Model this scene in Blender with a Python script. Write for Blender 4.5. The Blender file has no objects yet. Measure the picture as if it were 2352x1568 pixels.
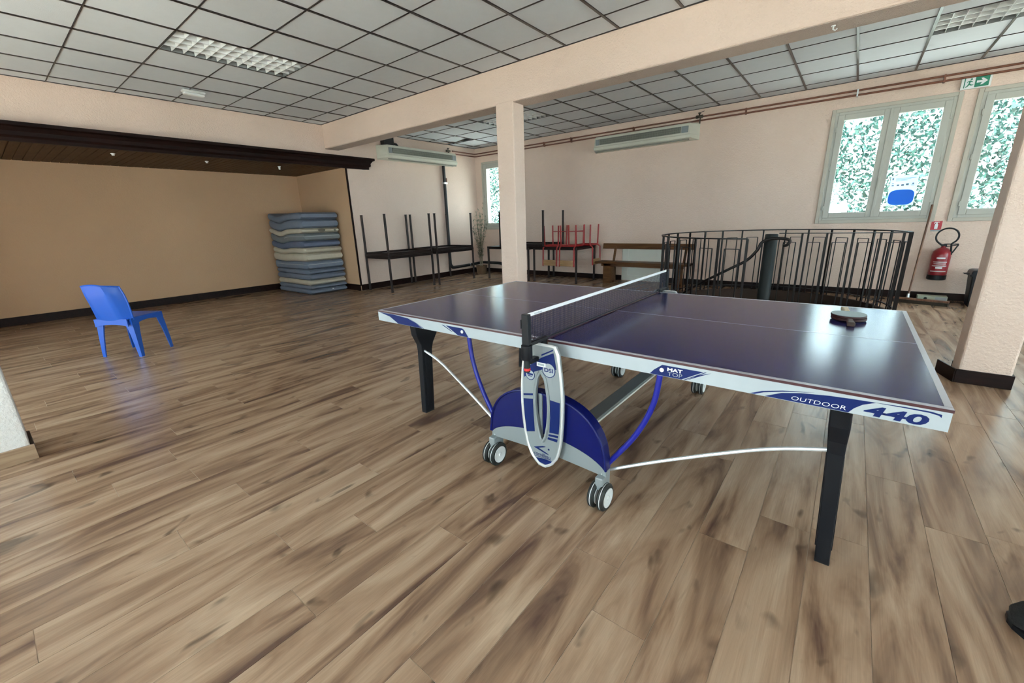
import bpy, bmesh, math, random
import numpy as np
from mathutils import Vector, Matrix

random.seed(7)
rng = np.random.default_rng(7)
sc = bpy.context.scene
COL = sc.collection

# ------------------------------------------------------------------ camera
F_PX, YAW, PITCH, ROLL = 957.697, 0.677175, -0.281724, -0.033378
CAM = Vector((2.44011, -1.596915, 1.310269))
def cam_basis():
    f = Vector((-math.sin(YAW) * math.cos(PITCH), math.cos(YAW) * math.cos(PITCH), math.sin(PITCH)))
    r = Vector((math.cos(YAW), math.sin(YAW), 0))
    u = r.cross(f)
    c, s = math.cos(ROLL), math.sin(ROLL)
    return c * r + s * u, -s * r + c * u, f
RGT, UPV, FWD = cam_basis()
cd = bpy.data.cameras.new('camera')
cam = bpy.data.objects.new('camera', cd)
COL.objects.link(cam)
cd.sensor_fit = 'HORIZONTAL'
cd.sensor_width = 36
cd.lens = 36 * F_PX / 2352
cd.clip_start = 0.05
cam.matrix_world = Matrix(((RGT.x, UPV.x, -FWD.x, CAM.x), (RGT.y, UPV.y, -FWD.y, CAM.y),
                           (RGT.z, UPV.z, -FWD.z, CAM.z), (0, 0, 0, 1)))
sc.camera = cam
def to_px(P):
    d = Vector(P) - CAM
    z = d.dot(FWD)
    if z < 0.05:
        return None
    return 1176 + F_PX * d.dot(RGT) / z, 784 - F_PX * d.dot(UPV) / z

# ------------------------------------------------------------------ light
SKY = 12.5
SUN = 66.0
EXPOSURE = 0.62
wd = bpy.data.worlds.new('sky')
sc.world = wd
wd.use_nodes = True
bg = wd.node_tree.nodes['Background']
bg.inputs[0].default_value = (0.78, 0.90, 1.0, 1)
bg.inputs[1].default_value = SKY
sl = bpy.data.lights.new('sun', 'SUN')
sl.energy = SUN
sl.color = (1.0, 0.97, 0.92)
sl.angle = 0.02
so = bpy.data.objects.new('sun', sl)
COL.objects.link(so)
so.rotation_euler = Vector((0.16, -0.48, 0.86)).to_track_quat('Z', 'Y').to_euler()
vs = sc.view_settings
vs.view_transform = 'Standard'
vs.look = 'None'
vs.gamma = 1
vs.use_curve_mapping = False
vs.exposure = EXPOSURE
cy = sc.cycles
cy.adaptive_threshold = 0.1
cy.max_bounces = 5
cy.diffuse_bounces = 4
cy.glossy_bounces = 3
cy.transmission_bounces = 3
cy.transparent_max_bounces = 8
cy.caustics_reflective = False
cy.caustics_refractive = False
cy.sample_clamp_indirect = 12.0
# room sizes
XL, XR, YF, YW, ZC = -5.47, 7.5, -3.5, 6.97, 3.10
XA, YA, ZA = -7.5, 3.27, 2.41          # alcove back wall, side wall, ceiling
BEAM_Y0, BEAM_Y1, BEAM_Z = 2.89, 3.17, 2.70
STC, STR = (1.55, 5.45), 1.43          # round stairwell
FILL_WINS_BACK = [(-4.4, -3.3, 0.15, 2.3), (-2.2, -0.8, 0.15, 2.35), (0.6, 2.0, 0.15, 2.35), (3.6, 5.0, 0.15, 2.35)]   # behind the camera; one inferred, number and places made up for fill light
FILL_WINS_RIGHT = [(-2.6, -0.8, 0.4, 2.5), (0.4, 2.2, 0.4, 2.5), (3.8, 5.6, 0.4, 2.5)]  # unseen windows, added and enlarged to brighten the left wall
WINS_FAR = [(1.97, 3.29, 1.14, 2.72), (3.49, 4.81, 1.14, 2.72), (-5.22, -3.98, 1.14, 2.72)]

# ------------------------------------------------------------------ materials
def new_mat(name):
    m = bpy.data.materials.new(name)
    m.use_nodes = True
    nt = m.node_tree
    b = nt.nodes['Principled BSDF']
    return m, nt, b
def N(nt, t, **kw):
    n = nt.nodes.new(t)
    for k, v in kw.items():
        setattr(n, k, v)
    return n
def plain(name, col, rough=0.5, metal=0.0, spec=0.5, var=0.06, vscale=6.0, bump=0.0, bscale=80.0, coat=0.0):
    m, nt, b = new_mat(name)
    L = nt.links.new
    tc = N(nt, 'ShaderNodeTexCoord')
    nz = N(nt, 'ShaderNodeTexNoise')
    nz.inputs['Scale'].default_value = vscale
    nz.inputs['Detail'].default_value = 4
    L(tc.outputs['Object'], nz.inputs['Vector'])
    mx = N(nt, 'ShaderNodeMix', data_type='RGBA')
    c = np.array(col[:3])
    mx.inputs[6].default_value = (*np.clip(c * (1 - var), 0, 1), 1)
    mx.inputs[7].default_value = (*np.clip(c * (1 + var), 0, 1), 1)
    L(nz.outputs['Fac'], mx.inputs[0])
    L(mx.outputs[2], b.inputs['Base Color'])
    b.inputs['Roughness'].default_value = rough
    b.inputs['Metallic'].default_value = metal
    b.inputs['Specular IOR Level'].default_value = spec
    b.inputs['Coat Weight'].default_value = coat
    if bump:
        n2 = N(nt, 'ShaderNodeTexNoise')
        n2.inputs['Scale'].default_value = bscale
        n2.inputs['Detail'].default_value = 3
        L(tc.outputs['Object'], n2.inputs['Vector'])
        bp = N(nt, 'ShaderNodeBump')
        bp.inputs['Strength'].default_value = bump
        bp.inputs['Distance'].default_value = 0.01
        L(n2.outputs['Fac'], bp.inputs['Height'])
        L(bp.outputs['Normal'], b.inputs['Normal'])
    return m
def stucco(name, col, strength=0.55, scale=55.0, stain=0.10):
    m, nt, b = new_mat(name)
    L = nt.links.new
    tc = N(nt, 'ShaderNodeTexCoord')
    n1 = N(nt, 'ShaderNodeTexNoise')
    n1.inputs['Scale'].default_value = 0.9
    n1.inputs['Detail'].default_value = 5
    n1.inputs['Roughness'].default_value = 0.6
    L(tc.outputs['Object'], n1.inputs['Vector'])
    mx = N(nt, 'ShaderNodeMix', data_type='RGBA')
    c = np.array(col)
    mx.inputs[6].default_value = (*(c * np.array((1 - stain, 1 - stain * 0.9, 1 - stain * 1.1))), 1)
    mx.inputs[7].default_value = (*np.clip(c * (1 + stain * 0.6), 0, 1), 1)
    L(n1.outputs['Fac'], mx.inputs[0])
    L(mx.outputs[2], b.inputs['Base Color'])
    b.inputs['Roughness'].default_value = 0.85
    b.inputs['Specular IOR Level'].default_value = 0.25
    n2 = N(nt, 'ShaderNodeTexNoise')
    n2.inputs['Scale'].default_value = scale
    n2.inputs['Detail'].default_value = 5
    n2.inputs['Roughness'].default_value = 0.6
    L(tc.outputs['Object'], n2.inputs['Vector'])
    bp = N(nt, 'ShaderNodeBump')
    bp.inputs['Strength'].default_value = strength
    bp.inputs['Distance'].default_value = 0.02
    L(n2.outputs['Fac'], bp.inputs['Height'])
    L(bp.outputs['Normal'], b.inputs['Normal'])
    return m
def plank_mat():
    m, nt, b = new_mat('laminate_oak')
    L = nt.links.new
    tc = N(nt, 'ShaderNodeTexCoord')
    oi = N(nt, 'ShaderNodeObjectInfo')
    gi = N(nt, 'ShaderNodeNewGeometry')
    ad = N(nt, 'ShaderNodeMath', operation='ADD')
    L(oi.outputs['Random'], ad.inputs[0])
    L(gi.outputs['Random Per Island'], ad.inputs[1])
    fr = N(nt, 'ShaderNodeMath', operation='FRACT')
    L(ad.outputs[0], fr.inputs[0])
    of = N(nt, 'ShaderNodeMath', operation='MULTIPLY')
    of.inputs[1].default_value = 173.0
    L(fr.outputs[0], of.inputs[0])
    cmb = N(nt, 'ShaderNodeCombineXYZ')
    L(of.outputs[0], cmb.inputs[0])
    L(of.outputs[0], cmb.inputs[1])
    va = N(nt, 'ShaderNodeVectorMath', operation='ADD')
    L(tc.outputs['Object'], va.inputs[0])
    L(cmb.outputs[0], va.inputs[1])
    def noise(sx, sy, detail=4, rough=0.55, dist=0.0):
        mp = N(nt, 'ShaderNodeMapping')
        mp.inputs['Scale'].default_value = (sx, sy, 1)
        L(va.outputs[0], mp.inputs[0])
        nz = N(nt, 'ShaderNodeTexNoise')
        nz.inputs['Scale'].default_value = 1
        nz.inputs['Detail'].default_value = detail
        nz.inputs['Roughness'].default_value = rough
        nz.inputs['Distortion'].default_value = dist
        L(mp.outputs[0], nz.inputs['Vector'])
        return nz.outputs['Fac']
    streak = noise(6.0, 0.9, 4, 0.52, 1.5)
    rampS = N(nt, 'ShaderNodeValToRGB')
    e = rampS.color_ramp.elements
    e[0].position, e[0].color = 0.30, (0.105, 0.058, 0.041, 1)
    e[1].position, e[1].color = 0.70, (0.44, 0.310, 0.215, 1)
    k = rampS.color_ramp.elements.new(0.44)
    k.color = (0.255, 0.156, 0.098, 1)
    k = rampS.color_ramp.elements.new(0.55)
    k.color = (0.350, 0.230, 0.152, 1)
    # plank tone shifts the ramp
    sh = N(nt, 'ShaderNodeMapRange')
    sh.inputs['To Min'].default_value = -0.025
    sh.inputs['To Max'].default_value = 0.03
    L(fr.outputs[0], sh.inputs['Value'])
    a2 = N(nt, 'ShaderNodeMath', operation='ADD')
    L(streak, a2.inputs[0])
    L(sh.outputs[0], a2.inputs[1])
    L(a2.outputs[0], rampS.inputs[0])
    grain = noise(95, 3.0, 3, 0.7, 1.4)
    gm = N(nt, 'ShaderNodeMapRange')
    gm.inputs['From Min'].default_value = 0.3
    gm.inputs['From Max'].default_value = 0.7
    gm.inputs['To Min'].default_value = 0.88
    gm.inputs['To Max'].default_value = 1.09
    L(grain, gm.inputs['Value'])
    knot = noise(9, 4.5, 2, 0.5, 0.6)
    km = N(nt, 'ShaderNodeMapRange')
    km.inputs['From Min'].default_value = 0.26
    km.inputs['From Max'].default_value = 0.36
    km.inputs['To Min'].default_value = 0.42
    km.inputs['To Max'].default_value = 1.0
    L(knot, km.inputs['Value'])
    mu = N(nt, 'ShaderNodeMath', operation='MULTIPLY')
    L(gm.outputs[0], mu.inputs[0])
    L(km.outputs[0], mu.inputs[1])
    cx = N(nt, 'ShaderNodeMix', data_type='RGBA', blend_type='MULTIPLY')
    cx.inputs[0].default_value = 1
    L(rampS.outputs[0], cx.inputs[6])
    L(mu.outputs[0], cx.inputs[7])
    L(cx.outputs[2], b.inputs['Base Color'])
    b.inputs['Roughness'].default_value = 0.26
    b.inputs['Specular IOR Level'].default_value = 0.38
    bp = N(nt, 'ShaderNodeBump')
    bp.inputs['Strength'].default_value = 0.10
    bp.inputs['Distance'].default_value = 0.003
    L(grain, bp.inputs['Height'])
    L(bp.outputs['Normal'], b.inputs['Normal'])
    return m
def wood(name, c0, c1, axis=0, rough=0.45, scale=7.0, spec=0.5):
    m, nt, b = new_mat(name)
    L = nt.links.new
    tc = N(nt, 'ShaderNodeTexCoord')
    mp = N(nt, 'ShaderNodeMapping')
    s = [scale * 4] * 3
    s[axis] = scale * 0.3
    mp.inputs['Scale'].default_value = s
    L(tc.outputs['Object'], mp.inputs[0])
    nz = N(nt, 'ShaderNodeTexNoise')
    nz.inputs['Scale'].default_value = 1
    nz.inputs['Detail'].default_value = 5
    nz.inputs['Distortion'].default_value = 0.8
    L(mp.outputs[0], nz.inputs['Vector'])
    r = N(nt, 'ShaderNodeValToRGB')
    r.color_ramp.elements[0].position, r.color_ramp.elements[0].color = 0.35, (*c0, 1)
    r.color_ramp.elements[1].position, r.color_ramp.elements[1].color = 0.66, (*c1, 1)
    L(nz.outputs['Fac'], r.inputs[0])
    L(r.outputs[0], b.inputs['Base Color'])
    b.inputs['Roughness'].default_value = rough
    b.inputs['Specular IOR Level'].default_value = spec
    return m
def glass_mat():
    m = bpy.data.materials.new('window_glass')
    m.use_nodes = True
    nt = m.node_tree
    nt.nodes.remove(nt.nodes['Principled BSDF'])
    L = nt.links.new
    tr = N(nt, 'ShaderNodeBsdfTransparent')
    tr.inputs[0].default_value = (0.93, 0.985, 0.968, 1)
    gl = N(nt, 'ShaderNodeBsdfGlossy')
    gl.inputs['Roughness'].default_value = 0.03
    lw = N(nt, 'ShaderNodeLayerWeight')
    pw = N(nt, 'ShaderNodeMath', operation='POWER')
    pw.inputs[1].default_value = 5
    L(lw.outputs['Facing'], pw.inputs[0])
    fz = N(nt, 'ShaderNodeMath', operation='MULTIPLY_ADD')
    fz.inputs[1].default_value = 0.9
    fz.inputs[2].default_value = 0.04
    L(pw.outputs[0], fz.inputs[0])
    mx = N(nt, 'ShaderNodeMixShader')
    L(fz.outputs[0], mx.inputs[0])
    L(tr.outputs[0], mx.inputs[1])
    L(gl.outputs[0], mx.inputs[2])
    L(mx.outputs[0], nt.nodes['Material Output'].inputs['Surface'])
    return m
def leafy(name, col, trans):
    m, nt, b = new_mat(name)
    L = nt.links.new
    gi = N(nt, 'ShaderNodeNewGeometry')
    r = N(nt, 'ShaderNodeValToRGB')
    c = np.array(col)
    r.color_ramp.elements[0].color = (*(c * 0.55), 1)
    r.color_ramp.elements[1].color = (*np.clip(c * 1.45, 0, 1), 1)
    L(gi.outputs['Random Per Island'], r.inputs[0])
    L(r.outputs[0], b.inputs['Base Color'])
    b.inputs['Roughness'].default_value = 0.4
    tl = N(nt, 'ShaderNodeBsdfTranslucent')
    L(r.outputs[0], tl.inputs[0])
    mx = N(nt, 'ShaderNodeMixShader')
    mx.inputs[0].default_value = trans
    L(b.outputs[0], mx.inputs[1])
    L(tl.outputs[0], mx.inputs[2])
    L(mx.outputs[0], nt.nodes['Material Output'].inputs['Surface'])
    return m

M = {}
M['wall'] = stucco('pink_beige_stucco', (0.83, 0.64, 0.545))
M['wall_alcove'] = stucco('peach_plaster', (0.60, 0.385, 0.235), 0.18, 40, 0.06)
M['wall_white'] = stucco('pale_roughcast', (0.80, 0.79, 0.78), 0.9, 38, 0.05)
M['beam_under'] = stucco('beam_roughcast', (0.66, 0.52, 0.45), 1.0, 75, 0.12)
M['plank'] = plank_mat()
M['subfloor'] = plain('floor_joint', (0.38, 0.28, 0.20), 0.7)
M['tile'] = plain('mineral_tile', (0.66, 0.69, 0.735), 0.9, var=0.04, vscale=9, bump=0.15, bscale=160)
M['tbar'] = plain('dark_ceiling_bar', (0.030, 0.022, 0.022), 0.28, var=0.1)
M['tbar_white'] = plain('pale_ceiling_bar', (0.82, 0.84, 0.84), 0.2, var=0.03)
M['darkwood'] = wood('dark_stained_wood', (0.007, 0.0025, 0.002), (0.016, 0.0055, 0.004), 1, 0.5, spec=0.12)
M['baseboard'] = wood('dark_baseboard', (0.009, 0.0035, 0.003), (0.019, 0.0075, 0.006), 0, 0.45, spec=0.15)
M['basewood'] = wood('light_baseboard', (0.28, 0.18, 0.11), (0.42, 0.30, 0.19), 1, 0.4)
M['board'] = wood('brown_ceiling_board', (0.070, 0.034, 0.014), (0.105, 0.054, 0.024), 0, 0.6, spec=0.2)
M['pvc'] = plain('window_pvc', (0.47, 0.465, 0.415), 0.45, var=0.03)
M['moulding'] = plain('window_surround', (0.50, 0.46, 0.39), 0.6, var=0.05)
M['gasket'] = plain('window_gasket', (0.10, 0.11, 0.11), 0.6)
M['glass'] = glass_mat()
M['alu'] = plain('bright_aluminium', (0.80, 0.82, 0.84), 0.30, 0.85, var=0.05)
M['louver'] = plain('louver_white', (0.88, 0.89, 0.90), 0.3, 0.1, var=0.03)
M['trofback'] = plain('dull_grey_housing', (0.22, 0.23, 0.24), 0.5)
M['white'] = plain('white_plastic', (0.80, 0.81, 0.80), 0.4, var=0.03)
M['offwhite'] = plain('aged_cream_casing', (0.60, 0.585, 0.50), 0.5, var=0.06)
M['grille'] = plain('grey_grille', (0.22, 0.225, 0.19), 0.5, var=0.15, vscale=40)
M['grille_dark'] = plain('dark_grille_backing', (0.07, 0.075, 0.065), 0.8)  # dark colour of the plate behind the slats
M['copper'] = plain('brown_painted_copper', (0.20, 0.075, 0.045), 0.35, 0.25, var=0.25, vscale=5)
M['brass'] = plain('tarnished_brass', (0.10, 0.08, 0.06), 0.4, 0.5, var=0.3, vscale=30)
M['black'] = plain('black_plastic', (0.007, 0.008, 0.011), 0.4, spec=0.25, var=0.15)
M['blackfoam'] = plain('black_pipe_lagging', (0.012, 0.012, 0.014), 0.55, var=0.3, vscale=20)
M['iron'] = plain('black_painted_iron', (0.009, 0.006, 0.006), 0.4, spec=0.25, var=0.2)
M['pole'] = plain('dark_grey_steel', (0.015, 0.019, 0.020), 0.5, spec=0.25, var=0.2, vscale=20)
M['steeldark'] = plain('brown_grey_steel_leg', (0.045, 0.033, 0.031), 0.45, 0.1, spec=0.3, var=0.1)
M['blacktop'] = wood('dark_brown_tabletop', (0.011, 0.006, 0.006), (0.020, 0.011, 0.010), 1, 0.4, spec=0.3)
M['red'] = plain('red_painted_tube', (0.40, 0.022, 0.024), 0.4, var=0.15)
M['ply'] = wood('varnished_plywood', (0.34, 0.20, 0.09), (0.52, 0.33, 0.16), 0, 0.4)
M['benchwood'] = wood('varnished_bench_wood', (0.085, 0.034, 0.011), (0.15, 0.065, 0.024), 0, 0.45, spec=0.2)
M['panelw'] = plain('pale_painted_panel', (0.74, 0.75, 0.68), 0.55, var=0.05)
M['ttblue'] = plain('table_blue', (0.014, 0.016, 0.095), 0.18, spec=0.30, var=0.05, vscale=2)
M['ttline'] = plain('table_line_white', (0.42, 0.42, 0.47), 0.3, var=0.03)
M['ttedge'] = plain('maroon_edge', (0.055, 0.012, 0.016), 0.35, var=0.1)
M['apron'] = plain('galvanised_white_apron', (0.40, 0.445, 0.475), 0.42, 0.15, var=0.07, vscale=14)
M['decal'] = plain('royal_blue_print', (0.005, 0.016, 0.105), 0.4, spec=0.2, var=0.05)
M['decal_white'] = plain('white_print', (0.80, 0.82, 0.84), 0.35, var=0.02)
M['decal_grey'] = plain('silver_grey_print', (0.34, 0.37, 0.39), 0.4, var=0.03)
M['moonblue'] = plain('ultramarine_plastic', (0.004, 0.007, 0.090), 0.28, spec=0.25, var=0.08)
M['tubeblue'] = plain('blue_painted_tube', (0.013, 0.018, 0.26), 0.28, spec=0.4, var=0.05)
M['silver'] = plain('silver_grey_plastic', (0.25, 0.28, 0.29), 0.34, 0.15, var=0.04)
M['rod'] = plain('silver_rod', (0.80, 0.83, 0.84), 0.25, 0.5, var=0.04)
M['greybar'] = plain('grey_steel_beam', (0.16, 0.17, 0.16), 0.45, 0.2, var=0.05)
M['tire'] = plain('black_rubber', (0.014, 0.015, 0.014), 0.6, var=0.25, vscale=40)
M['hub'] = plain('pale_wheel_hub', (0.66, 0.68, 0.68), 0.35, var=0.06)
M['net'] = plain('dark_net_cord', (0.018, 0.017, 0.035), 0.7)
M['tape_red'] = plain('red_tape', (0.62, 0.03, 0.03), 0.4)
M['rubber_grey'] = plain('grey_bat_rubber', (0.19, 0.24, 0.25), 0.42, spec=0.3, var=0.06)
M['rubber_red'] = plain('dark_red_bat_rubber', (0.035, 0.008, 0.008), 0.4, spec=0.3, var=0.1)
M['batgrip'] = wood('dark_bat_grip', (0.030, 0.014, 0.010), (0.075, 0.038, 0.026), 1, 0.5)
M['batwood'] = wood('bat_handle_wood', (0.40, 0.30, 0.18), (0.62, 0.52, 0.36), 1, 0.45)
M['chair'] = plain('blue_moulded_plastic', (0.016, 0.105, 0.52), 0.34, var=0.04)
M['matt_blue'] = plain('slate_blue_ticking', (0.175, 0.205, 0.265), 0.9, var=0.14, vscale=5, bump=0.3, bscale=30)
M['matt_dark'] = plain('dark_blue_ticking', (0.135, 0.160, 0.235), 0.9, var=0.14, vscale=5, bump=0.3, bscale=30)
M['matt_grey'] = plain('grey_blue_ticking', (0.190, 0.205, 0.215), 0.9, var=0.14, vscale=5, bump=0.3, bscale=30)
M['matt_beige'] = plain('beige_ticking', (0.55, 0.49, 0.385), 0.9, var=0.12, vscale=7, bump=0.3, bscale=30)
M['piping'] = plain('pale_piping', (0.55, 0.56, 0.56), 0.7)
M['stain'] = plain('dark_stain', (0.13, 0.115, 0.09), 0.9)
M['exting'] = plain('extinguisher_red', (0.26, 0.012, 0.022), 0.28, var=0.06)
M['signred'] = plain('sign_red', (0.48, 0.02, 0.035), 0.4)
M['signgreen'] = plain('sign_green', (0.012, 0.20, 0.12), 0.35)
M['broomwood'] = wood('broom_handle_wood', (0.13, 0.050, 0.028), (0.26, 0.12, 0.065), 2, 0.45)
M['bristle'] = plain('dark_bristle', (0.030, 0.022, 0.014), 0.9, var=0.3, vscale=40)
M['carton'] = plain('pale_green_carton', (0.40, 0.44, 0.34), 0.6, var=0.18, vscale=9)
M['basket'] = plain('woven_basket_brown', (0.16, 0.095, 0.055), 0.8, var=0.3, vscale=40, bump=0.4, bscale=60)
M['stem'] = plain('pale_dry_stem', (0.30, 0.27, 0.19), 0.7, var=0.2)
M['leaf_in'] = leafy('dusty_leaf', (0.10, 0.13, 0.075), 0.2)
M['leaf'] = leafy('garden_leaf', (0.021, 0.062, 0.052), 0.4)
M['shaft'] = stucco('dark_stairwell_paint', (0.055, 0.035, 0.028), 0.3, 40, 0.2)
M['ground'] = plain('gravel_ground', (0.42, 0.41, 0.38), 0.9, var=0.2)
M['posterblue'] = plain('poster_blue', (0.03, 0.22, 0.70), 0.5, var=0.22, vscale=18)
M['posterink'] = plain('poster_ink', (0.18, 0.24, 0.34), 0.6)
M['shoe'] = plain('charcoal_felt', (0.014, 0.013, 0.012), 0.95, var=0.3, vscale=30, bump=0.4, bscale=120)
def paper():
    m, nt, b = new_mat('translucent_paper')
    L = nt.links.new
    b.inputs['Base Color'].default_value = (0.75, 0.84, 0.92, 1)
    b.inputs['Roughness'].default_value = 0.6
    nz = N(nt, 'ShaderNodeTexNoise')
    nz.inputs['Scale'].default_value = 8
    tl = N(nt, 'ShaderNodeBsdfTranslucent')
    tl.inputs[0].default_value = (0.62, 0.78, 0.92, 1)
    mx = N(nt, 'ShaderNodeMixShader')
    mx.inputs[0].default_value = 0.6
    L(b.outputs[0], mx.inputs[1])
    L(tl.outputs[0], mx.inputs[2])
    L(mx.outputs[0], nt.nodes['Material Output'].inputs['Surface'])
    return m
M['paper'] = paper()
def backlit(name, col):
    m, nt, b = new_mat(name)
    L = nt.links.new
    b.inputs['Base Color'].default_value = (*col, 1)
    tl = N(nt, 'ShaderNodeBsdfTranslucent')
    tl.inputs[0].default_value = (*col, 1)
    mx = N(nt, 'ShaderNodeMixShader')
    mx.inputs[0].default_value = 0.55
    L(b.outputs[0], mx.inputs[1])
    L(tl.outputs[0], mx.inputs[2])
    L(mx.outputs[0], nt.nodes['Material Output'].inputs['Surface'])
    return m
M['posterblue'] = backlit('poster_blue', (0.05, 0.34, 0.90))

# ------------------------------------------------------------------ mesh helpers
class MB:
    def __init__(s):
        s.v, s.f = [], []
    def add(s, vs_, fs):
        n = len(s.v)
        s.v += [tuple(v) for v in vs_]
        s.f += [tuple(i + n for i in f) for f in fs]
        return s
    def box(s, x0, x1, y0, y1, z0, z1):
        return s.add([(x0, y0, z0), (x1, y0, z0), (x1, y1, z0), (x0, y1, z0), (x0, y0, z1), (x1, y0, z1), (x1, y1, z1), (x0, y1, z1)],
                     [(0, 3, 2, 1), (4, 5, 6, 7), (0, 1, 5, 4), (1, 2, 6, 5), (2, 3, 7, 6), (3, 0, 4, 7)])
    def prism(s, poly, axis, a, b):
        """poly in the two other axes (order x,y,z without axis), extruded a..b"""
        n = len(poly)
        def P(u, v, w):
            q = [u, v]
            q.insert(axis, w)
            return q
        vs_ = [P(u, v, a) for u, v in poly] + [P(u, v, b) for u, v in poly]
        fs = [tuple(range(n))[::-1], tuple(range(n, 2 * n))] + [(i, (i + 1) % n, n + (i + 1) % n, n + i) for i in range(n)]
        return s.add(vs_, fs)
    def tube(s, pts, r, n=8, closed=False, rs=None):
        pts = [Vector(p) for p in pts]
        m = len(pts)
        rings = []
        up = None
        for i, p in enumerate(pts):
            if closed:
                t = (pts[(i + 1) % m] - pts[i - 1]).normalized()
            else:
                t = (pts[min(i + 1, m - 1)] - pts[max(i - 1, 0)]).normalized()
            if up is None:
                up = t.orthogonal().normalized()
            else:
                up = (up - t * up.dot(t))
                up = up.normalized() if up.length > 1e-6 else t.orthogonal().normalized()
            sd = t.cross(up)
            rr = rs[i] if rs else r
            rings.append([p + (up * math.cos(2 * math.pi * k / n) + sd * math.sin(2 * math.pi * k / n)) * rr for k in range(n)])
        vs_ = [q for rg in rings for q in rg]
        fs = []
        for i in range(m if closed else m - 1):
            j = (i + 1) % m
            for k in range(n):
                fs.append((i * n + k, i * n + (k + 1) % n, j * n + (k + 1) % n, j * n + k))
        if not closed:
            fs += [tuple(range(n))[::-1], tuple(range((m - 1) * n, m * n))]
        return s.add(vs_, fs)
    def bar(s, p, q, w, h=None):
        """square bar between two points"""
        h = h or w
        p, q = Vector(p), Vector(q)
        t = (q - p).normalized()
        a = Vector((1, 0, 0)) if abs(t.x) < 0.8 else Vector((0, 1, 0))
        a = (a - t * a.dot(t)).normalized()
        b = t.cross(a)
        vs_ = [c + a * (sx * w / 2) + b * (sy * h / 2) for c in (p, q) for sx, sy in ((-1, -1), (1, -1), (1, 1), (-1, 1))]
        return s.add(vs_, [(0, 3, 2, 1), (4, 5, 6, 7), (0, 1, 5, 4), (1, 2, 6, 5), (2, 3, 7, 6), (3, 0, 4, 7)])
    def lathe(s, prof, c, axis=2, n=24):
        """prof: (r, h) pairs along axis through c"""
        vs_ = []
        for r, h in prof:
            for k in range(n):
                a = 2 * math.pi * k / n
                q = [r * math.cos(a), r * math.sin(a)]
                q.insert(axis, h)
                vs_.append((q[0] + c[0], q[1] + c[1], q[2] + c[2]))
        fs = []
        for i in range(len(prof) - 1):
            for k in range(n):
                fs.append((i * n + k, i * n + (k + 1) % n, (i + 1) * n + (k + 1) % n, (i + 1) * n + k))
        m = len(prof) - 1
        fs += [tuple(range(n))[::-1], tuple(range(m * n, m * n + n))]
        return s.add(vs_, fs)
    def xf(s, mat):
        s.v = [tuple(mat @ Vector(v)) for v in s.v]
        return s
def wloc(o):
    v = Vector((0, 0, 0))
    while o is not None:
        v = v + o.location
        o = o.parent
    return v
def build(name, mb, mat, parent=None, bevel=0.0, smooth=False, local=False, seg=2, origin=None):
    """links one mesh object; vertices are given in world space unless local"""
    off = Vector((0, 0, 0))
    if parent is not None and not local:
        off = wloc(parent)
    me = bpy.data.meshes.new(name)
    if origin is not None:
        base = Vector(origin)
    else:
        base = off
    me.from_pydata([tuple(Vector(v) - base) for v in mb.v], [], mb.f)
    me.update()
    bm = bmesh.new()
    bm.from_mesh(me)
    bmesh.ops.recalc_face_normals(bm, faces=bm.faces[:])
    if bevel > 0:
        ed = [e for e in bm.edges if len(e.link_faces) == 2 and e.calc_face_angle(0) > 0.5]
        bmesh.ops.bevel(bm, geom=ed, offset=bevel, segments=seg, profile=0.5, affect='EDGES')
    if smooth:
        for f in bm.faces:
            f.smooth = True
        for e in bm.edges:
            if len(e.link_faces) == 2 and e.calc_face_angle(0) > 0.7:
                e.smooth = False
    bm.to_mesh(me)
    bm.free()
    me.materials.append(M[mat] if isinstance(mat, str) else mat)
    o = bpy.data.objects.new(name, me)
    COL.objects.link(o)
    if parent is not None:
        o.parent = parent
    if origin is not None:
        o.location = Vector(origin) - (off if not local else Vector((0, 0, 0)))
    return o
def tag(o, label=None, cat=None, group=None, kind=None):
    if label: o['label'] = label
    if cat: o['category'] = cat
    if group: o['group'] = group
    if kind: o['kind'] = kind
    return o
def thing(name, label, cat, loc=(0, 0, 0), rotz=0.0, group=None):
    o = bpy.data.objects.new(name, None)
    o.empty_display_size = 0.1
    COL.objects.link(o)
    o.location = loc
    o.rotation_euler = (0, 0, rotz)
    return tag(o, label, cat, group)
def struct(name, mb, mat, label, bevel=0.0, **kw):
    o = build(name, mb, mat, None, bevel, **kw)
    return tag(o, label, None, None, 'structure')
def share(src, name, parent, loc):
    o = bpy.data.objects.new(name, src.data)
    COL.objects.link(o)
    o.parent = parent
    o.location = loc
    return o
def copy_tree(o, parent=None):
    c = o.copy()
    COL.objects.link(c)
    c.parent = parent
    for ch in [x for x in bpy.data.objects if x.parent == o]:
        copy_tree(ch, c)
    return c
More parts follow.
